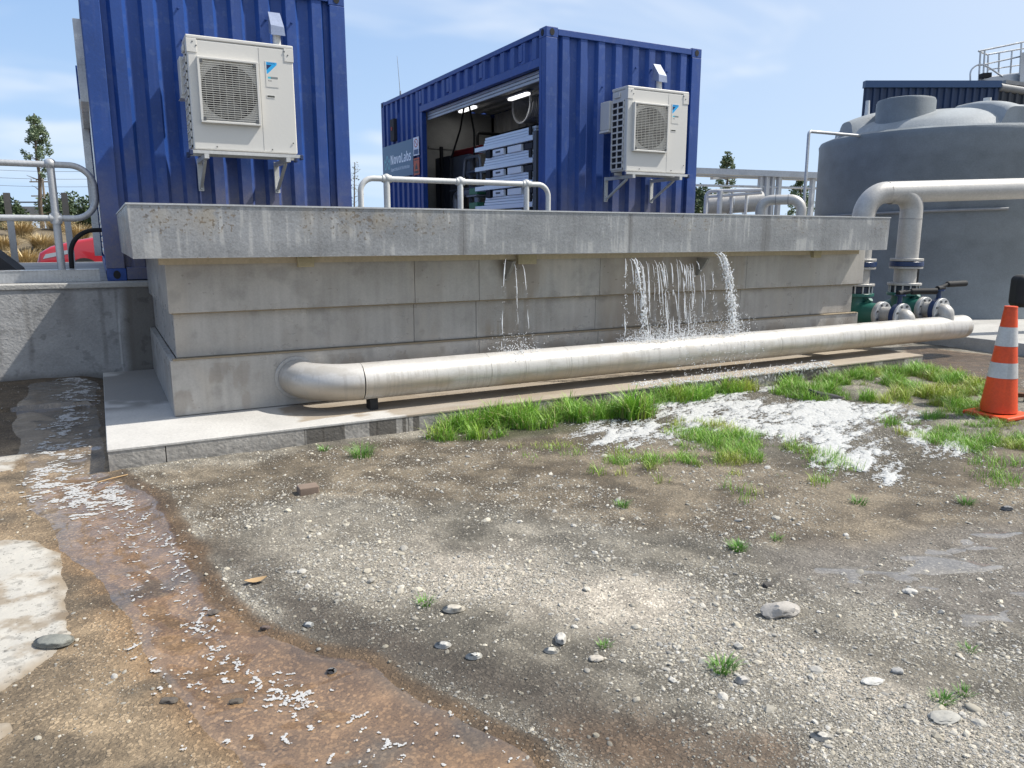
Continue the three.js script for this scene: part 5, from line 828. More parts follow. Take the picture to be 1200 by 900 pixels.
function slimTree(base, top, r0, crown0, cr, n, size, cols, label) {
  const o = thing('young_tree', label, 'tree', 'slender trees far off'); const b = V(base), t = V(top), pts = []; for (let i = 0; i <= 10; i++) pts.push(b.clone().lerp(t, i / 10).add(new THREE.Vector3(rr(-1, 1), 0, rr(-1, 1)).multiplyScalar(r0 * 0.5)));
  part('trunk', [sweep(pts, (f) => r0 * (1 - 0.85 * f) + 0.01, 8)], bark, o); const cl = [], br = [];
  for (let i = 0; i < 44; i++) { const f = crown0 + (1 - crown0) * Math.pow(rnd(), 0.9) * 0.97, p = b.clone().lerp(t, f), w = cr * Math.pow(1.04 - (f - crown0) / (1 - crown0), 0.75) * ss(-0.1, 0.16, (f - crown0) / (1 - crown0)), a = rr(0, 6.28), q = p.clone().add(new THREE.Vector3(Math.cos(a) * w * rr(0.3, 1), w * 0.5 * rnd(), Math.sin(a) * w * rr(0.3, 1))); br.push(bar(p.toArray(), q.toArray(), r0 * 0.18, r0 * 0.06, 5)); cl.push([q.x, q.y, q.z, cr * rr(0.12, 0.24)]); }
  for (let i = 0; i < 8; i++) { const f = crown0 * rr(0.55, 1), p = b.clone().lerp(t, f), a = rr(0, 6.28), w = cr * 0.6; br.push(bar(p.toArray(), [p.x + Math.cos(a) * w, p.y + w * 0.35, p.z + Math.sin(a) * w], r0 * 0.14, r0 * 0.04, 5)); }
  joined('branches', br, bark, o); const c = shadowy(new THREE.Mesh(leafBlob(cl, n, size, cols), leafM)); c.name = 'crown'; o.add(c); done(o);
}
slimTree(at(52, 310, 34), at(40, 133, 34), 0.11, 0.58, 0.8, 4600, 0.085, [[0.08, 0.14, 0.07], [0.22, 0.28, 0.15]], 'slender young tree with open crown above the left handrail');
slimTree(at(852, 275, 55), at(853, 178, 55), 0.16, 0.3, 1.15, 1600, 0.2, [[0.08, 0.13, 0.06], [0.2, 0.24, 0.13]], 'slender pale tree behind the pipe rack next to the middle container');
slimTree(at(938, 275, 55), at(938, 208, 55), 0.16, 0.25, 1.2, 1500, 0.2, [[0.08, 0.14, 0.06], [0.18, 0.24, 0.12]], 'slender tree behind the pipe rack next to the round tank');
slimTree(at(415, 275, 60), at(416, 190, 60), 0.08, 0.3, 0.9, 90, 0.15, [[0.1, 0.1, 0.06], [0.2, 0.2, 0.12]], 'nearly bare thin tree showing right of the left container');
for (const [px, py, d, s, l] of [[8, 255, 38, 1.25, 'dark green bush on the bank at the far left edge'], [86, 253, 38, 1.3, 'dark green bush on the bank beside the left container'], [824, 246, 40, 1.2, 'green bush beside the right corner of the middle container']]) {
  const p = at(px, py, d), o = thing('bush', l, 'bush', 'green bushes far off'); const cl = []; for (let i = 0; i < 16; i++) { const a = rr(0, 6.28), q = rnd(); cl.push([p[0] + Math.cos(a) * s * q, p[1] + s * rr(-0.5, 0.75) * (1.1 - q * 0.6), p[2] + Math.sin(a) * s * q, s * rr(0.32, 0.5)]); }
  const c = shadowy(new THREE.Mesh(leafBlob(cl, 5200, 0.16, [[0.025, 0.055, 0.018], [0.085, 0.13, 0.045]]), leafM)); c.name = 'crown'; o.add(c); part('stem', [bar([p[0], 0.3, p[2]], [p[0], p[1], p[2]], 0.12, 0.06, 7)], bark, o); done(o);
}
for (const [i, [px, d, y0, l]] of [[50, 90, 213, 'timber power pole with crossarms seen left of the handrail post'], [56, 130, 228, 'more distant timber power pole behind the young tree']].entries()) {
  const t = at(px, y0, d), o = thing('power_pole', l, 'power pole', 'power poles far off'); part('pole', [bar([t[0], 0, t[2]], [t[0], t[1] + 0.4, t[2]], 0.16, 0.11, 8)], M.wood, o); for (const k of [0, 1.6]) part('crossarm', [flat([t[0] - RIGHT.x * 1.5, t[1] - k, t[2] - RIGHT.z * 1.5], [t[0] + RIGHT.x * 1.5, t[1] - k, t[2] + RIGHT.z * 1.5], 0.12, 0.14)], M.wood, o); part('insulator', [-1.3, -0.7, 0.7, 1.3].map((q) => bar([t[0] + RIGHT.x * q, t[1] + 0.07, t[2] + RIGHT.z * q], [t[0] + RIGHT.x * q, t[1] + 0.35, t[2] + RIGHT.z * q], 0.06, 0.05, 6)), M.grey, o); done(o);
}
for (const [y, l] of [[194, 'upper overhead wire crossing the sky at far left'], [203, 'second overhead wire crossing the sky at far left'], [212, 'lowest overhead wire crossing the sky at far left']]) { const a = at(-120, y - 3, 92), b = at(200, y + 4, 92), pts = []; for (let k = 0; k <= 16; k++) { const f = k / 16; pts.push(new THREE.Vector3(mix(a[0], b[0], f), mix(a[1], b[1], f) - 0.6 * Math.sin(Math.PI * f), mix(a[2], b[2], f))); } solo('power_line', [sweep(pts, 0.022, 5)], M.greyDark, l, 'power line', 'overhead wires at the left'); }
{ const o = thing('footbridge', 'dark grey horizontal bridge deck seen between the two bushes', 'bridge'), a = at(-40, 243, 70), b = at(190, 240, 70); part('deck', [flat([a[0], a[1] - 0.3, a[2]], [b[0], a[1] - 0.3, b[2]], 1.5, 0.7)], M.grey, o); part('parapet', [flat([a[0], a[1] + 0.45, a[2]], [b[0], a[1] + 0.45, b[2]], 0.12, 0.12)], M.greyDark, o); for (const px of [20, 85]) { const q = at(px, 250, 70); part('pier', [bar([q[0], 0, q[2]], [q[0], a[1] - 0.65, q[2]], 0.4, 0.4, 12)], M.grey, o); } done(o); }
{ // red car, nose to the left, mostly hidden by the container
  const o = thing('parked_car', 'red car parked behind the handrail with its nose showing', 'car'), p = at(48, 312, 17), X = p[0], zc = p[2] - 0.75, y = 0.33, W2 = 0.86;
  const prof = [[0.02, 0.28], [0.0, 0.5], [0.06, 0.68], [0.25, 0.8], [0.7, 0.93], [1.1, 1.0], [1.75, 1.42], [2.1, 1.49], [3.0, 1.48], [3.7, 1.2], [4.1, 1.02], [4.18, 0.6], [4.12, 0.3]]; const s = new THREE.Shape(prof.map(([a, b]) => new THREE.Vector2(a, b)));
  const g = new THREE.ExtrudeGeometry(s, { depth: 2 * W2 - 0.24, bevelEnabled: true, bevelSize: 0.07, bevelThickness: 0.12, bevelSegments: 4 }); g.translate(X, y, zc - W2 + 0.12); part('body', [planar(toCreasedNormals(clean(g), 0.7))], M.red, o);
  part('side_window', [hexa([[X + 1.35, y + 1.05, zc + W2 - 0.02], [X + 3.5, y + 1.05, zc + W2 - 0.02], [X + 3.5, y + 1.05, zc + W2 + 0.004], [X + 1.35, y + 1.05, zc + W2 + 0.004]], [[X + 1.85, y + 1.36, zc + W2 - 0.02], [X + 3.1, y + 1.36, zc + W2 - 0.02], [X + 3.1, y + 1.36, zc + W2 + 0.003], [X + 1.85, y + 1.36, zc + W2 + 0.003]])], M.glassDark, o);
  for (const q of [1, -1]) part('headlight', [hexa([[X + 0.06, y + 0.6, zc + q * (W2 - 0.03)], [X + 0.62, y + 0.72, zc + q * (W2 - 0.03)], [X + 0.62, y + 0.72, zc + q * (W2 + 0.006)], [X + 0.06, y + 0.6, zc + q * (W2 + 0.006)]], [[X + 0.12, y + 0.7, zc + q * (W2 - 0.03)], [X + 0.6, y + 0.8, zc + q * (W2 - 0.03)], [X + 0.6, y + 0.8, zc + q * (W2 + 0.005)], [X + 0.12, y + 0.7, zc + q * (W2 + 0.005)]])], M.lens, o);
  part('grille', [box(X - 0.075, X - 0.0, y + 0.34, y + 0.56, zc - 0.6, zc + 0.6, 0.02)], M.black, o); part('bumper', [box(X - 0.085, X + 0.1, y + 0.2, y + 0.32, zc - 0.8, zc + 0.8, 0.03)], M.dark, o);
  for (const a of [0.85, 3.4]) for (const q of [1, -1]) { const w = part('wheel', [bar([X + a, y + 0.3, zc + q * (W2 - 0.2)], [X + a, y + 0.3, zc + q * (W2 + 0.012)], 0.31, 0.31, 28)], M.tyre, o); part('rim', [bar([X + a, y + 0.3, zc + q * (W2 + 0.013)], [X + a, y + 0.3, zc + q * (W2 + 0.02)], 0.2, 0.2, 24)], M.rim, w); } done(o);
}

// ---------------------------------------------------------------- falling water, splashes and foam
const wetM = phy({ color: col(0.9, 0.91, 0.92), roughness: 0.2, ior: 1.33, transparent: true, opacity: 0.72 });
function drop(r) { const g = new THREE.IcosahedronGeometry(r, 0); return g; }
const dropG = new THREE.IcosahedronGeometry(1, 1);
function droplets(name, list, m, extra) { const im = new THREE.InstancedMesh(dropG, m, list.length), M4 = new THREE.Matrix4(), q = new THREE.Quaternion(), e = new THREE.Euler(); list.forEach(([x, y, z, r, sy = 1], i) => { e.set(rr(-0.5, 0.5), rr(0, 6), rr(-0.5, 0.5)); im.setMatrixAt(i, M4.compose(new THREE.Vector3(x, y, z), q.setFromEuler(e), new THREE.Vector3(r, r * sy, r * rr(0.6, 1)))); }); im.name = numbered(name); im.userData = { kind: 'stuff', ...extra }; im.castShadow = im.receiveShadow = true; scene.add(im); return im; }
const PT = PYC + PR;
function strand(o, x0, y0, z0, x1, y1, z1, r, ragged) {      // one thread of water breaking up as it falls
  const n = 26, pts = [], ph = rr(0, 9); for (let i = 0; i <= n; i++) { const f = i / n, s = Math.sqrt(f); pts.push(new THREE.Vector3(mix(x0, x1, s) + ragged * 0.6 * (vn(f * 14 + ph, 2) - 0.5) * f, mix(y0, y1, f), mix(z0, z1, s) + ragged * 0.5 * (vn(f * 14 + ph, 7) - 0.5) * f)); }
  const segs = []; let cur = []; for (let i = 0; i <= n; i++) { if (vn(i * 0.9 + ph * 3, 5) < 0.10 + 0.40 * (i / n) * (ragged > 0.02 ? 1 : 0.6)) { if (cur.length > 2) segs.push(cur); cur = []; } else cur.push(pts[i]); } if (cur.length > 2) segs.push(cur);
  return segs.map((s) => sweep(s, (f) => r * (0.35 + 0.9 * vn(f * s.length * 1.3 + ph, 11)) * (0.4 + Math.sin(f * Math.PI)), 6));
}
{
  const dr = [];
  const fall = (label, defs) => { const o = thing('falling_water', label, 'falling water'); const gs = []; for (const [px0, py0, px1, py1, r, rag, nd] of defs) { const a = onZ(px0, py0, -5.475), b = onZ(px1, py1, -5.36 - rr(0, 0.05)); gs.push(...strand(o, ...a, ...b, r, rag)); for (let i = 0; i < nd; i++) { const f = Math.pow(rnd(), 0.8), s = Math.sqrt(f); dr.push([mix(a[0], b[0], s) + rr(-1, 1) * (0.008 + rag * f), mix(a[1], b[1], f), mix(a[2], b[2], s) + rr(-1, 1) * rag, r * rr(0.3, 0.85), rr(0.9, 2.2)]); } } joined('water_threads', gs, wetM, o); done(o); };
  fall('thin broken trickle of water falling at the left clip of the tank rim', [[593, 303, 588, 408, 0.004, 0.02, 26], [603, 310, 607, 380, 0.003, 0.015, 22], [612, 310, 620, 395, 0.003, 0.015, 20]]);
  const mist = []; for (let i = 0; i < 20; i++) { const px = rr(742, 818); mist.push([px, rr(303, 312), px + rr(-2, 12), rr(380, 400), rr(0.0018, 0.0036), rr(0.006, 0.03), 30]); }
  fall('wide curtain of water threads falling from the middle of the tank rim', [...mist, [733, 303, 732, 402, 0.0055, 0.03, 60], [738, 303, 745, 400, 0.004, 0.03, 30], [740, 303, 757, 400, 0.009, 0.03, 120], [744, 302, 753, 396, 0.007, 0.025, 90], [749, 306, 760, 398, 0.005, 0.012, 12], [757, 306, 762, 396, 0.005, 0.008, 10], [767, 305, 775, 398, 0.005, 0.02, 40], [772, 308, 783, 398, 0.0055, 0.015, 30], [776, 306, 781, 395, 0.004, 0.012, 20], [786, 308, 789, 398, 0.0055, 0.006, 8], [788, 340, 796, 396, 0.004, 0.012, 12], [796, 305, 803, 380, 0.004, 0.008, 10], [801, 306, 802, 392, 0.0055, 0.006, 8], [811, 318, 812, 390, 0.005, 0.03, 50], [824, 320, 826, 388, 0.003, 0.03, 30]]);
  fall('arching jet of white water falling furthest right from the tank rim', [[837, 296, 857, 386, 0.007, 0.04, 150], [840, 295, 862, 388, 0.010, 0.04, 190], [844, 295, 860, 380, 0.009, 0.035, 170], [834, 318, 836, 368, 0.004, 0.03, 40], [848, 300, 864, 395, 0.006, 0.05, 120]]);
  droplets('water_drops', dr, wetM, { label: 'loose white drops around the falling water' });
  const sp = []; const burst = (px, py, n, wx, hy, r) => { const c = onZ(px, py, PZ + 0.02); for (let i = 0; i < n; i++) { const h = Math.pow(rnd(), 2.2) * hy; sp.push([c[0] + rr(-1, 1) * wx * (0.4 + rnd() * 0.6), PT + 0.002 + h, PZ + rr(-0.16, 0.14), r * rr(0.4, 1.2) * (1 - 0.4 * h / hy), rr(0.8, 1.6)]); } };
  burst(607, 412, 300, 0.22, 0.15, 0.0042); burst(757, 398, 420, 0.3, 0.09, 0.0045); burst(800, 392, 1100, 0.5, 0.17, 0.0042); burst(858, 388, 700, 0.3, 0.2, 0.0045); burst(780, 396, 500, 0.6, 0.06, 0.0045);
  for (let i = 0; i < 300; i++) { const c = onZ(rr(795, 890), 430, PZ + 0.2); sp.push([c[0] + rr(-0.1, 0.1), rr(0.14, 0.5), PZ + rr(0.13, 0.3), rr(0.0012, 0.004), rr(1, 2.4)]); }
  for (let i = 0; i < 900; i++) { const x = rr(4.0, 6.4); sp.push([x, SL.y + rr(0, 0.05) * rnd(), rr(-5.25, -5.02), rr(0.002, 0.006), 1]); }
  droplets('splash', sp, wetM, { label: 'white splashes where water hits the long pipe' });
}
// foam: lumpy white froth on the grass and on the slab edge, flecks on the stream
const foamM = phy({ color: col(0.62, 0.62, 0.60), roughness: 0.6, transparent: true, opacity: 0.5 }), fleckM = phy({ color: col(0.55, 0.545, 0.53), roughness: 0.6, transparent: true, opacity: 0.6 });
{
  const fz = [new Zone([[715, 452], [780, 446], [860, 432], [905, 452], [860, 470], [960, 470], [1045, 476], [1060, 486], [1000, 490], [1010, 512], [985, 528], [930, 516], [870, 500], [800, 496], [770, 482]], 0.05, 0.18), new Zone([[930, 510], [985, 520], [1070, 560], [1040, 566], [960, 540]], 0.05, 0.14), new Zone([[1060, 500], [1130, 520], [1120, 532], [1060, 512]], 0.05, 0.1), new Zone([[690, 500], [790, 492], [790, 512], [720, 530]], 0.05, 0.16)];
  const w = [0.02, -0.06, -0.04, -0.08];
  const k = (x, z) => { let d = -9; fz.forEach((q, i) => { d = Math.max(d, q.d(x, z) + w[i]); }); if (d < -1) return -1; const u = x * 0.9 - z * 0.44, v = x * 0.44 + z * 0.9; return Math.min(d, 0.12) * 0.8 + 0.55 * (fbm(u * 2.4, v * 9, 4) - 0.545) + 0.42 * (fbm(u * 14, v * 40, 3) - 0.5); };
  const froth = (name, list, label, fm = foamM) => { const bub = new THREE.IcosahedronGeometry(1, 1); bub.scale(1.2, list[0][4], 0.9); bub.computeVertexNormals(); const im = new THREE.InstancedMesh(bub, fm, list.length), M4 = new THREE.Matrix4(), q = new THREE.Quaternion(), up = new THREE.Vector3(0, 1, 0); list.forEach(([x, z, r, lift], i) => im.setMatrixAt(i, M4.compose(new THREE.Vector3(x, gh(x, z) + lift, z), q.setFromAxisAngle(up, rr(0, 6)), new THREE.Vector3(r, r, r).multiplyScalar(rr(0.8, 1.3))))); im.name = name; im.userData = { kind: 'stuff', label }; im.castShadow = im.receiveShadow = true; scene.add(im); };
  const fg = []; for (let i = 0; i < 900000 && fg.length < 70000; i++) { const x = rr(2.6, 7.2), z = rr(-5.06, -2.6), d = k(x, z); if (d > -0.2 && rnd() < Math.pow(ss(-0.2, 0.13, d), 1.6) * 0.75) fg.push([x, z, rr(0.003, 0.0085) * (0.7 + 1.0 * ss(0, 0.15, d)), 0.004 + 0.006 * ss(0, 0.15, d) * fbm(x * 20, z * 20, 2), 0.4]); }
  froth('foam', fg, 'white froth spread over the ground before the slab');
  // flecks drifting on the stream: thin patches of froth along the current
  const lanes = [[[[92, 455], [88, 480], [72, 510], [62, 550], [70, 585]], 0.13, 0.16], [[[84, 470], [78, 500]], 0.07, 0.22], [[[70, 560], [110, 590], [150, 620]], 0.13, 0.10], [[[105, 560], [155, 592], [195, 620], [215, 650], [212, 690], [238, 740], [285, 782], [335, 802], [350, 818]], 0.065, 0.17], [[[160, 640], [165, 700], [172, 770], [240, 810]], 0.06, 0.08], [[[200, 800], [330, 835], [430, 862], [560, 888], [660, 900]], 0.16, 0.065], [[[230, 870], [420, 896]], 0.1, 0.04]].map(([p, w, a]) => [polyW(p), w, a]);
  const seg = (p, x, z) => { let d = 9; for (let i = 0; i < p.length - 1; i++) { const ex = p[i + 1][0] - p[i][0], ez = p[i + 1][1] - p[i][1], wx = x - p[i][0], wz = z - p[i][1], t = clamp((wx * ex + wz * ez) / (ex * ex + ez * ez)); d = Math.min(d, Math.hypot(wx - ex * t, wz - ez * t)); } return d; };
  const kf = (x, z) => { let q = 0; for (const [p, w, a] of lanes) { const d = seg(p, x, z); if (d < w * 2) q = Math.max(q, a * Math.exp(-d * d / (w * w) * 1.2)); } if (q < 0.012) return -1; const s2 = 30; return q + 0.55 * (fbm(x * s2 + 3, z * s2 * (z < -4 ? 1.6 : 1.0), 2) - 0.62) + 0.55 * (fbm(x * s2 * 0.3, z * s2 * 0.3, 2) - 0.56) - 0.085; };
  const fs = [], inStream = (x, z) => Z.left.d(x, z) > 0.02;
  for (let i = 0; i < 260000 && fs.length < 11000; i++) { const x = rr(-1.6, 0.1), z = rr(-8, -4.3), d = kf(x, z); if (d > -0.05 && rnd() < ss(-0.04, 0.10, d) * 0.6) fs.push([x, z, rr(0.002, 0.0075), 0.0062, 0.16]); }
  const drift = (pts, n, w, r) => { const P = polyW(pts); for (let i = 0; i < n; i++) { const t = rnd() * (P.length - 1.001), a = Math.floor(t), f = t - a, g = () => (rnd() + rnd() + rnd() - 1.5) * 1.25 * w, dx = P[a + 1][0] - P[a][0], dz = P[a + 1][1] - P[a][1], L = Math.hypot(dx, dz); let x = mix(P[a][0], P[a + 1][0], f) + g(), z = mix(P[a][1], P[a + 1][1], f) + g(), an = Math.atan2(dz, dx) + rr(-1.2, 1.2); const m = Math.floor(2 + 15 * Math.pow(rnd(), 2.2)), R0 = r * rr(0.6, 1.5); for (let j = 0; j < m; j++) { if (inStream(x, z)) fs.push([x + rr(-1, 1) * R0, z + rr(-1, 1) * R0, R0 * rr(0.5, 1.3), 0.0065, 0.2]); an += rr(-0.9, 0.9); x += Math.cos(an) * R0 * 0.9; z += Math.sin(an) * R0 * 0.9; } } };
  drift([[95, 550], [150, 592], [193, 622], [214, 650], [211, 690], [236, 740], [283, 782], [335, 802], [352, 820]], 250, 0.05, 0.0030); drift([[150, 600], [163, 650], [168, 710], [176, 772], [236, 806]], 70, 0.05, 0.0028); drift([[200, 800], [330, 835], [430, 862], [560, 888], [670, 905]], 80, 0.15, 0.0030); drift([[190, 860], [300, 880], [420, 896]], 18, 0.12, 0.0028); drift([[60, 560], [120, 600], [170, 650]], 110, 0.11, 0.0028);
  froth('foam_flecks', fs, 'white foam flecks drifting on the brown stream', fleckM);
  const sf = []; for (let i = 0; i < 900; i++) { const x = 4.0 + 2.6 * Math.pow(rnd(), 0.8), z = -5.08 - 0.22 * Math.pow(rnd(), 1.6); if (fbm(x * 5, z * 9, 3) > 0.47) sf.push([x, SL.y + 0.002, z, rr(0.006, 0.02), 0.25]); } for (let i = 0; i < 160; i++) { const x = rr(4.2, 6.3), y = SL.y - Math.pow(rnd(), 2) * 0.09; sf.push([x, y, SL.z1 + 0.004, rr(0.004, 0.009), 2.2]); } droplets('slab_froth', sf, foamM, { label: 'white froth on the edge of the concrete slab' });
}

// ---------------------------------------------------------------- stones
const stoneT = tex(256, 256, (u, v) => { const k = 0.85 + 0.4 * (fbm(u * 5, v * 5, 4, 5) - 0.5) + 0.12 * (vn(u * 64, v * 64, 64) - 0.5); return [k, k * 0.99, k * 0.97]; }, { size: [0.3] });
const stoneM = std({ color: col(1, 1, 1), roughness: 0.88, map: stoneT });
function angular(g) { g = g.toNonIndexed(); g.computeVertexNormals(); return planar(g); }
function stoneGeo(det, sx, sy, sz, bump, s) { let g = mergeVertices(new THREE.IcosahedronGeometry(1, det).deleteAttribute('uv').deleteAttribute('normal')); const p = g.attributes.position; for (let i = 0; i < p.count; i++) { const x = p.getX(i), y = p.getY(i), z = p.getZ(i), k = 1 + bump * (fbm(x * 1.3 + s, y * 1.3 + z * 1.1 + s, 3) - 0.5) * 2; p.setXYZ(i, x * k * sx, y * k * sy, z * k * sz); } g.computeVertexNormals(); return g; }
function gravelDensity(x, z) {
  if (x > SL.x0 - 0.02 && x < SL.x1 && z < SL.z1 + 0.01) return 0; let d = 0.75 + 0.7 * Z.pale2.at(x, z) + 0.4 * Z.pale.at(x, z); d *= 1 - 0.4 * Z.mud.at(x, z); d *= 1 - 0.7 * Z.margin.at(x, z); d *= 1 - 0.8 * Z.turf.at(x, z); d *= 1 - 0.7 * Z.slick.at(x, z); d *= 1 - 0.75 * Z.brownR.at(x, z); d *= 0.2 + 1.5 * ss(0.34, 0.66, fbm(x * 2.3 + 8, z * 2.3, 4)); const L = Z.left.at(x, z); if (L > 0.4) d *= 0.05; return d;
}
{
  const gs = [angular(stoneGeo(1, 1, 0.5, 0.75, 0.55, 1)), angular(stoneGeo(1, 1.05, 0.36, 0.65, 0.6, 5)), angular(stoneGeo(0, 0.95, 0.6, 0.85, 0.5, 9)), stoneGeo(1, 1.1, 0.42, 0.75, 0.3, 13)];
  const lists = [[], [], [], []];
  const add = (n, r0, r1, d0, d1, pw, k = 1) => { for (let i = 0; i < n; i++) { const d = d0 * Math.pow(d1 / d0, Math.pow(rnd(), pw)), l = rr(-0.84, 0.84) * d, x = d * FWD.x + l * RIGHT.x, z = d * FWD.z + l * RIGHT.z; if (rnd() > gravelDensity(x, z) * k) continue; lists[Math.floor(rnd() * 4)].push([x, z, r0 * Math.pow(r1 / r0, Math.pow(rnd(), 1.7))]); } };
  add(480000, 0.0014, 0.0042, 1.7, 7, 1.0, 0.7); add(120000, 0.0028, 0.008, 1.7, 8, 0.8, 0.55); add(14500, 0.006, 0.0135, 1.8, 8, 0.7, 0.5); add(1700, 0.011, 0.023, 1.8, 8, 0.7, 0.5);
  for (let i = 0; i < 420; i++) { const x = rr(-1.2, 1.6), z = rr(-5.6, -1.5); if (Z.left.at(x, z) > 0.5) lists[Math.floor(rnd() * 4)].push([x, z, rr(0.003, 0.011)]); }
  const o = new THREE.Object3D(), c = new THREE.Color();
  gs.forEach((g, k) => { const im = new THREE.InstancedMesh(g, stoneM, lists[k].length); lists[k].forEach(([x, z, r], i) => { o.position.set(x, gh(x, z) + r * rr(-0.1, 0.16), z); o.rotation.set(rr(-0.35, 0.35), rr(0, 6.28), rr(-0.35, 0.35)); o.scale.setScalar(r * rr(0.85, 1.2)); o.updateMatrix(); im.setMatrixAt(i, o.matrix); const t = rnd(); let v = t < 0.5 ? rr(0.18, 0.34) : t < 0.92 ? rr(0.3, 0.55) : rr(0.09, 0.16); if (r > 0.005) v = mix(v, rr(0.32, 0.6), 0.8); const dm = 1 - 0.5 * Z.margin.at(x, z); v *= dm; const w = rnd(); c.setRGB(v * (1.03 + 0.07 * w), v, v * (0.93 - 0.13 * w)); im.setColorAt(i, c); }); im.name = numbered('gravel'); im.userData = { kind: 'stuff', label: 'loose pale gravel over the yard' }; im.castShadow = im.receiveShadow = true; scene.add(im); });
  // single stones one can point at
  const S = [[62, 747, 0.062, 0.3, [0.20, 0.205, 0.185], 'smooth grey green stone on the pale bare concrete', 2], [915, 721, 0.06, 0.62, [0.40, 0.375, 0.345], 'largest angular grey rock on the gravel at the right', 3], [532, 714, 0.042, 0.3, [0.5, 0.46, 0.39], 'smooth buff cobble on the gravel near the middle', 2], [657, 750, 0.032, 0.5, [0.5, 0.48, 0.44], 'pale upright oval pebble right of the buff cobble', 2], [646, 763, 0.024, 0.35, [0.5, 0.48, 0.43], 'flat pale pebble below the upright oval pebble', 2], [555, 771, 0.026, 0.4, [0.55, 0.54, 0.5], 'slanted white pebble below the buff cobble', 2], [519, 757, 0.028, 0.3, [0.5, 0.49, 0.46], 'flat pale pebble left of the slanted white pebble', 2], [698, 773, 0.026, 0.4, [0.48, 0.44, 0.38], 'tan angular pebble near the dark wet margin', 3], [1106, 842, 0.045, 0.25, [0.36, 0.35, 0.32], 'long flat grey stone below the small tuft at lower right', 3], [1022, 800, 0.028, 0.3, [0.55, 0.54, 0.51], 'bright white chip on the gravel at lower right', 3], [963, 866, 0.03, 0.3, [0.47, 0.45, 0.41], 'pale flat pebble at the bottom right', 2], [1067, 695, 0.024, 0.5, [0.55, 0.53, 0.49], 'white pebble at the edge of the wet slick', 3], [388, 781, 0.016, 0.7, [0.18, 0.18, 0.18], 'dark grey round pebble standing in the stream', 2], [362, 733, 0.018, 0.5, [0.38, 0.39, 0.39], 'grey pebble at the gravel edge of the stream', 2], [310, 737, 0.02, 0.5, [0.12, 0.09, 0.08], 'dark wet stone in the stream nearest the gravel', 3], [250, 715, 0.022, 0.45, [0.12, 0.1, 0.085], 'dark wet stone amid foam in the upper stream', 3], [275, 815, 0.02, 0.5, [0.1, 0.085, 0.07], 'dark wet stone at the lower middle of the stream', 3], [198, 813, 0.024, 0.4, [0.11, 0.095, 0.08], 'dark wet stone left of the lower stream middle', 3], [1180, 596, 0.034, 0.35, [0.2, 0.2, 0.2], 'dark grey stone ringed by water near the right edge', 2], [1130, 795, 0.0, 0.3, [0.5, 0.5, 0.5], '', 2], [900, 687, 0.02, 0.5, [0.07, 0.065, 0.06], 'dark stone just above the largest rock', 3], [870, 802, 0.026, 0.4, [0.45, 0.43, 0.4], 'pale stone right of the grass tuft at the lower right', 2], [1052, 789, 0.018, 0.5, [0.4, 0.39, 0.37], 'small grey stone above the bright white chip', 3]];
  const mats = new Map();
  S.forEach(([px, py, r, fl, cc, l, det], i) => { if (!r) return; const p = onY(px, py, 0), big = det === 3, g = planar(toCreasedNormals(stoneGeo(3, r * rr(1, 1.15), r * fl, r * rr(0.6, 0.8), big ? 0.5 : 0.16, 3.3 * i).toNonIndexed(), big ? 0.5 : 3)); g.rotateY(px === 657 ? 1.0 : -0.45 + rr(-0.3, 0.3)); g.translate(p[0], gh(p[0], p[2]) + r * fl * 0.62, p[2]); mesh1(px === 915 ? 'rock' : 'stone', g, std({ color: col(...cc.map((v) => v * 1.15)), map: stoneT, roughness: big ? 0.9 : 0.75, bumpMap: T.fine, bumpScale: 0.003 }), l, px === 915 ? 'rock' : 'stone', 'stones one can point at'); });
  const p = onY(361, 578, 0); solo('brick_piece', [box(p[0] - 0.055, p[0] + 0.055, gh(p[0], p[2]) - 0.01, gh(p[0], p[2]) + 0.045, p[2] - 0.04, p[2] + 0.04, 0.008)], std({ color: col(0.22, 0.165, 0.13), map: stoneT, roughness: 0.9 }), 'small broken brown brick piece on the mud before the slab', 'brick');
  const f = onY(965, 466, 0); solo('rubber_flap', [hexa([[f[0] - 0.16, 0.0, f[2] - 0.06], [f[0] + 0.16, 0.0, f[2] + 0.02], [f[0] + 0.14, 0.0, f[2] + 0.1], [f[0] - 0.14, 0.0, f[2] + 0.06]], [[f[0] - 0.14, 0.085, f[2] - 0.05], [f[0] + 0.13, 0.02, f[2] + 0.02], [f[0] + 0.12, 0.015, f[2] + 0.09], [f[0] - 0.12, 0.06, f[2] + 0.05]])], M.dark, 'black scrap lying in the white foam', 'scrap');
  for (const [px, py, l] of [[300, 682, 'curled tan dead leaf beside the stream'], [130, 562, 'pale twig lying in the shallow stream']]) { const q = onY(px, py, 0); solo(px === 300 ? 'dead_leaf' : 'twig', [px === 300 ? (() => { const g = new THREE.PlaneGeometry(0.09, 0.045, 6, 3); g.rotateX(-Math.PI / 2); const a = g.attributes.position; for (let i = 0; i < a.count; i++) { const x = a.getX(i), z = a.getZ(i); a.setZ(i, z * (1 - Math.pow(Math.abs(x) / 0.047, 2))); a.setY(i, 0.012 + 4 * x * x + 6 * z * z); } g.translate(q[0], gh(q[0], q[2]), q[2]); g.computeVertexNormals(); return planar(clean(g)); })() : tube([[q[0] - 0.07, gh(q[0], q[2]) + 0.014, q[2] + 0.03], [q[0], gh(q[0], q[2]) + 0.018, q[2]], [q[0] + 0.09, gh(q[0], q[2]) + 0.014, q[2] - 0.05]], 0.004, 6)], std({ color: col(0.36, 0.24, 0.12), roughness: 0.85 }), l, px === 300 ? 'leaf' : 'twig'); }
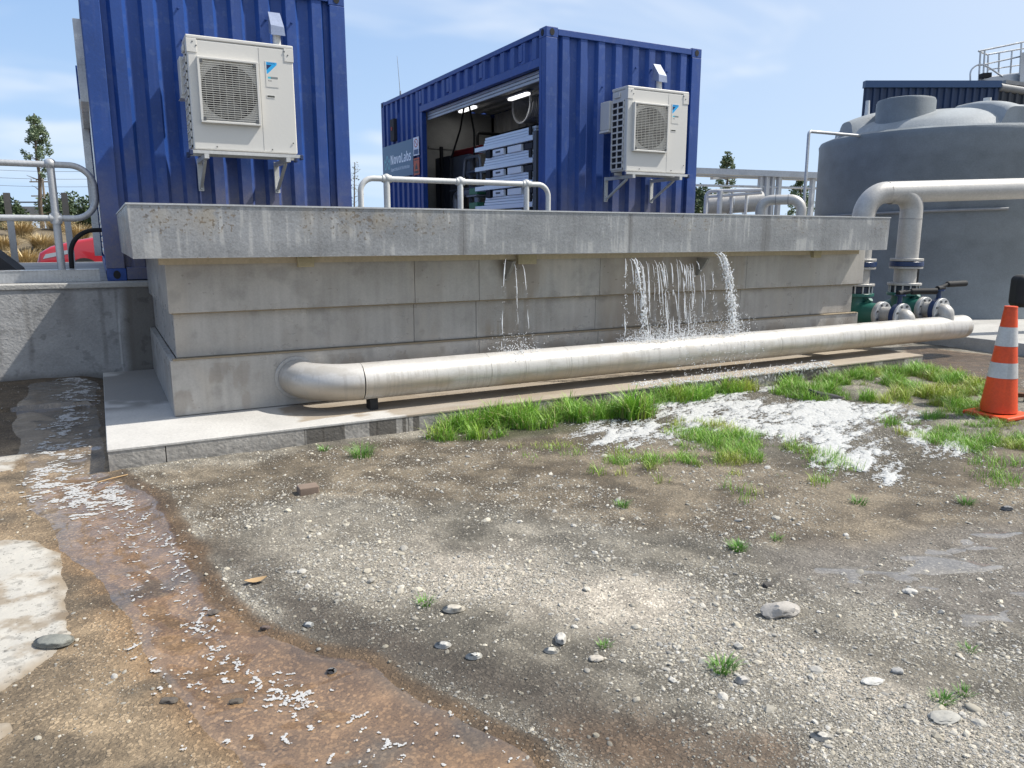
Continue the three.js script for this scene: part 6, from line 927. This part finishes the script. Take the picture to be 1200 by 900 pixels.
  // flat boards lying in the wet ground beyond the slab end
  for (const [a, b, w, l] of [[[1075, 452], [1200, 462], 0.07, 'dark batten lying on the wet ground by the cone'], [[1090, 436], [1160, 446], 0.05, 'second dark batten lying beyond the slab end']]) { const p0 = onY(...a, 0.02), q0 = onY(...b, 0.02); solo('timber_batten', [flat([p0[0], gh(p0[0], p0[2]) + 0.02, p0[2]], [q0[0], gh(q0[0], q0[2]) + 0.02, q0[2]], w, 0.03)], M.rust, l, 'timber'); }
}

// ---------------------------------------------------------------- grass
{
  const zones = [[new Zone([[498, 514], [520, 492], [560, 478], [600, 466], [650, 462], [700, 455], [790, 452], [870, 446], [890, 458], [830, 468], [770, 478], [720, 494], [640, 500], [580, 512], [520, 518]], 0.05, 0.05), 1.0, 0.15], [new Zone([[690, 456], [730, 450], [770, 456], [760, 490], [700, 496]], 0.05, 0.06), 0.8, 0.21], [new Zone([[905, 462], [930, 440], [1080, 424], [1150, 455], [1190, 470], [1150, 490], [1080, 478], [1000, 470], [940, 470]], 0.05, 0.07), 1.0, 0.115], [new Zone([[1040, 492], [1150, 484], [1300, 490], [1300, 540], [1150, 535], [1060, 510]], 0.08, 0.14), 0.9, 0.075], [new Zone([[1120, 540], [1230, 530], [1240, 575], [1160, 570]], 0.08, 0.14), 0.25, 0.07], [new Zone([[770, 520], [810, 498], [930, 515], [990, 552], [940, 575], [870, 568], [790, 545]], 0.1, 0.2), 0.75, 0.07], [new Zone([[680, 535], [740, 528], [800, 545], [760, 565], [700, 555]], 0.08, 0.12), 0.6, 0.07], [new Zone([[580, 525], [660, 515], [680, 530], [620, 545]], 0.08, 0.12), 0.3, 0.05], [new Zone([[840, 560], [890, 545], [920, 570], [870, 590]], 0.08, 0.1), 0.25, 0.08]];
  const L = []; for (let t = 0; t < 620000 && L.length < 46000; t++) { const x = rr(1.6, 7.8), z = rr(-5.06, -2.2); let best = 0, hh = 0; for (const [q, dn, h] of zones) { if (x < q.b[0] || x > q.b[1] || z < q.b[2] || z > q.b[3]) continue; const k = q.at(x, z) * dn; if (k > best) { best = k; hh = h; } } if (best <= 0) continue; const cl = fbm(x * 5 + 3, z * 5, 3); const pt = ss(0.36, 0.6, cl); if (rnd() < best * pt * 0.6) L.push([x, z, hh * (0.3 + 0.95 * pt) * (0.7 + 0.6 * vn(x * 9, z * 9)), cl]); }
  const mk = (bend) => blades(1, () => ({ x: 0, y: 0, z: 0, h: 1, w: 0.03, dx: bend, dz: 0, c: [1, 1, 1] }), 3);
  const im = [0.25, 0.6, 0.95].map((b) => mk(b)); const per = [[], [], []]; L.forEach((q, i) => per[i % 3].push(q)); const o = new THREE.Object3D(), c = new THREE.Color();
  const gm = phy({ roughness: 0.55, transmission: 0.3, thickness: 0 });
  im.forEach((g, k) => { g.deleteAttribute('color'); const m = new THREE.InstancedMesh(g, gm, per[k].length); per[k].forEach(([x, z, h, cl], i) => { const s = h * rr(0.4, 0.95); o.position.set(x, gh(x, z) - 0.004, z); o.rotation.set(rr(-0.2, 0.2), rr(0, 6.28), rr(-0.2, 0.2)); o.scale.set(s, s, Math.max(s, 0.07) * rr(0.7, 1.1)); o.updateMatrix(); m.setMatrixAt(i, o.matrix); const t = rnd(), yl = ss(0.5, 0.7, fbm(x * 3 + 40, z * 3, 3)); const q = t < 0.1 + 0.12 * yl ? mix3([0.3, 0.26, 0.1], [0.42, 0.36, 0.17], rnd()) : mix3(mix3([0.11, 0.28, 0.02], [0.22, 0.33, 0.025], yl), mix3([0.30, 0.52, 0.045], [0.5, 0.56, 0.07], yl), rnd()); c.setRGB(...g3(0.8 + 0.4 * cl, q)); m.setColorAt(i, c); }); m.name = numbered('grass'); m.userData = { kind: 'stuff', label: 'bright green grass along the slab and around the foam' }; m.castShadow = m.receiveShadow = true; scene.add(m); });
  const tufts = [[424, 534, 0.10, 160, 'grass tuft on the mud before the slab nearest the left'], [865, 643, 0.05, 120, 'isolated grass tuft in the middle right of the yard'], [846, 785, 0.05, 120, 'isolated grass tuft lowest in the middle right gravel'], [729, 594, 0.045, 80, 'grass tuft in the mud below the middle grass patch'], [1104, 822, 0.035, 70, 'small grass tuft above the long flat grey stone'], [1130, 814, 0.032, 40, 'sparse grass tuft right of the small tuft at lower right'], [1006, 590, 0.05, 60, 'sparse grass tuft right of the middle on bare mud'], [498, 707, 0.04, 50, 'sparse grass tuft left of the buff cobble'], [1132, 590, 0.05, 80, 'grass tuft near the dark stone ringed by water'], [1135, 762, 0.03, 34, 'yellowish grass tuft at the right edge of the gravel'], [708, 756, 0.03, 40, 'tiny grass tuft above the dark wet margin'], [380, 528, 0.05, 60, 'low weed tuft at the foot of the slab'], [910, 632, 0.035, 40, 'small grass tuft right of the isolated middle tuft'], [1090, 490, 0.09, 140, 'dark grass clump left of the cone']];
  for (const [px, py, r, n, l] of tufts) { const p = onY(px, py, 0); mesh1('grass_tuft', blades(n, () => { const a = rr(0, 6.28), q = Math.sqrt(rnd()) * r * 0.8; const x = p[0] + q * Math.cos(a), z = p[2] + q * Math.sin(a); const hh = r * rr(0.5, 1.05); return { x, y: gh(p[0], p[2]) - 0.003, z, h: hh, w: 0.0022, dx: Math.cos(a) * hh * rr(0.2, 1.1), dz: Math.sin(a) * hh * rr(0.2, 1.1), c: mix3([0.07, 0.2, 0.025], [0.2, 0.4, 0.06], rnd()) }; }, 3), leafM, l, 'grass tuft', 'grass tufts on the bare yard'); }
}

// ---------------------------------------------------------------- renderer
const renderer = new THREE.WebGLRenderer({ antialias: true });
renderer.setSize(W, H); renderer.toneMapping = THREE.LinearToneMapping; renderer.toneMappingExposure = EXPOSURE; renderer.outputColorSpace = THREE.SRGBColorSpace;
renderer.shadowMap.enabled = true; renderer.shadowMap.type = THREE.PCFSoftShadowMap;
renderer.render(scene, camera);
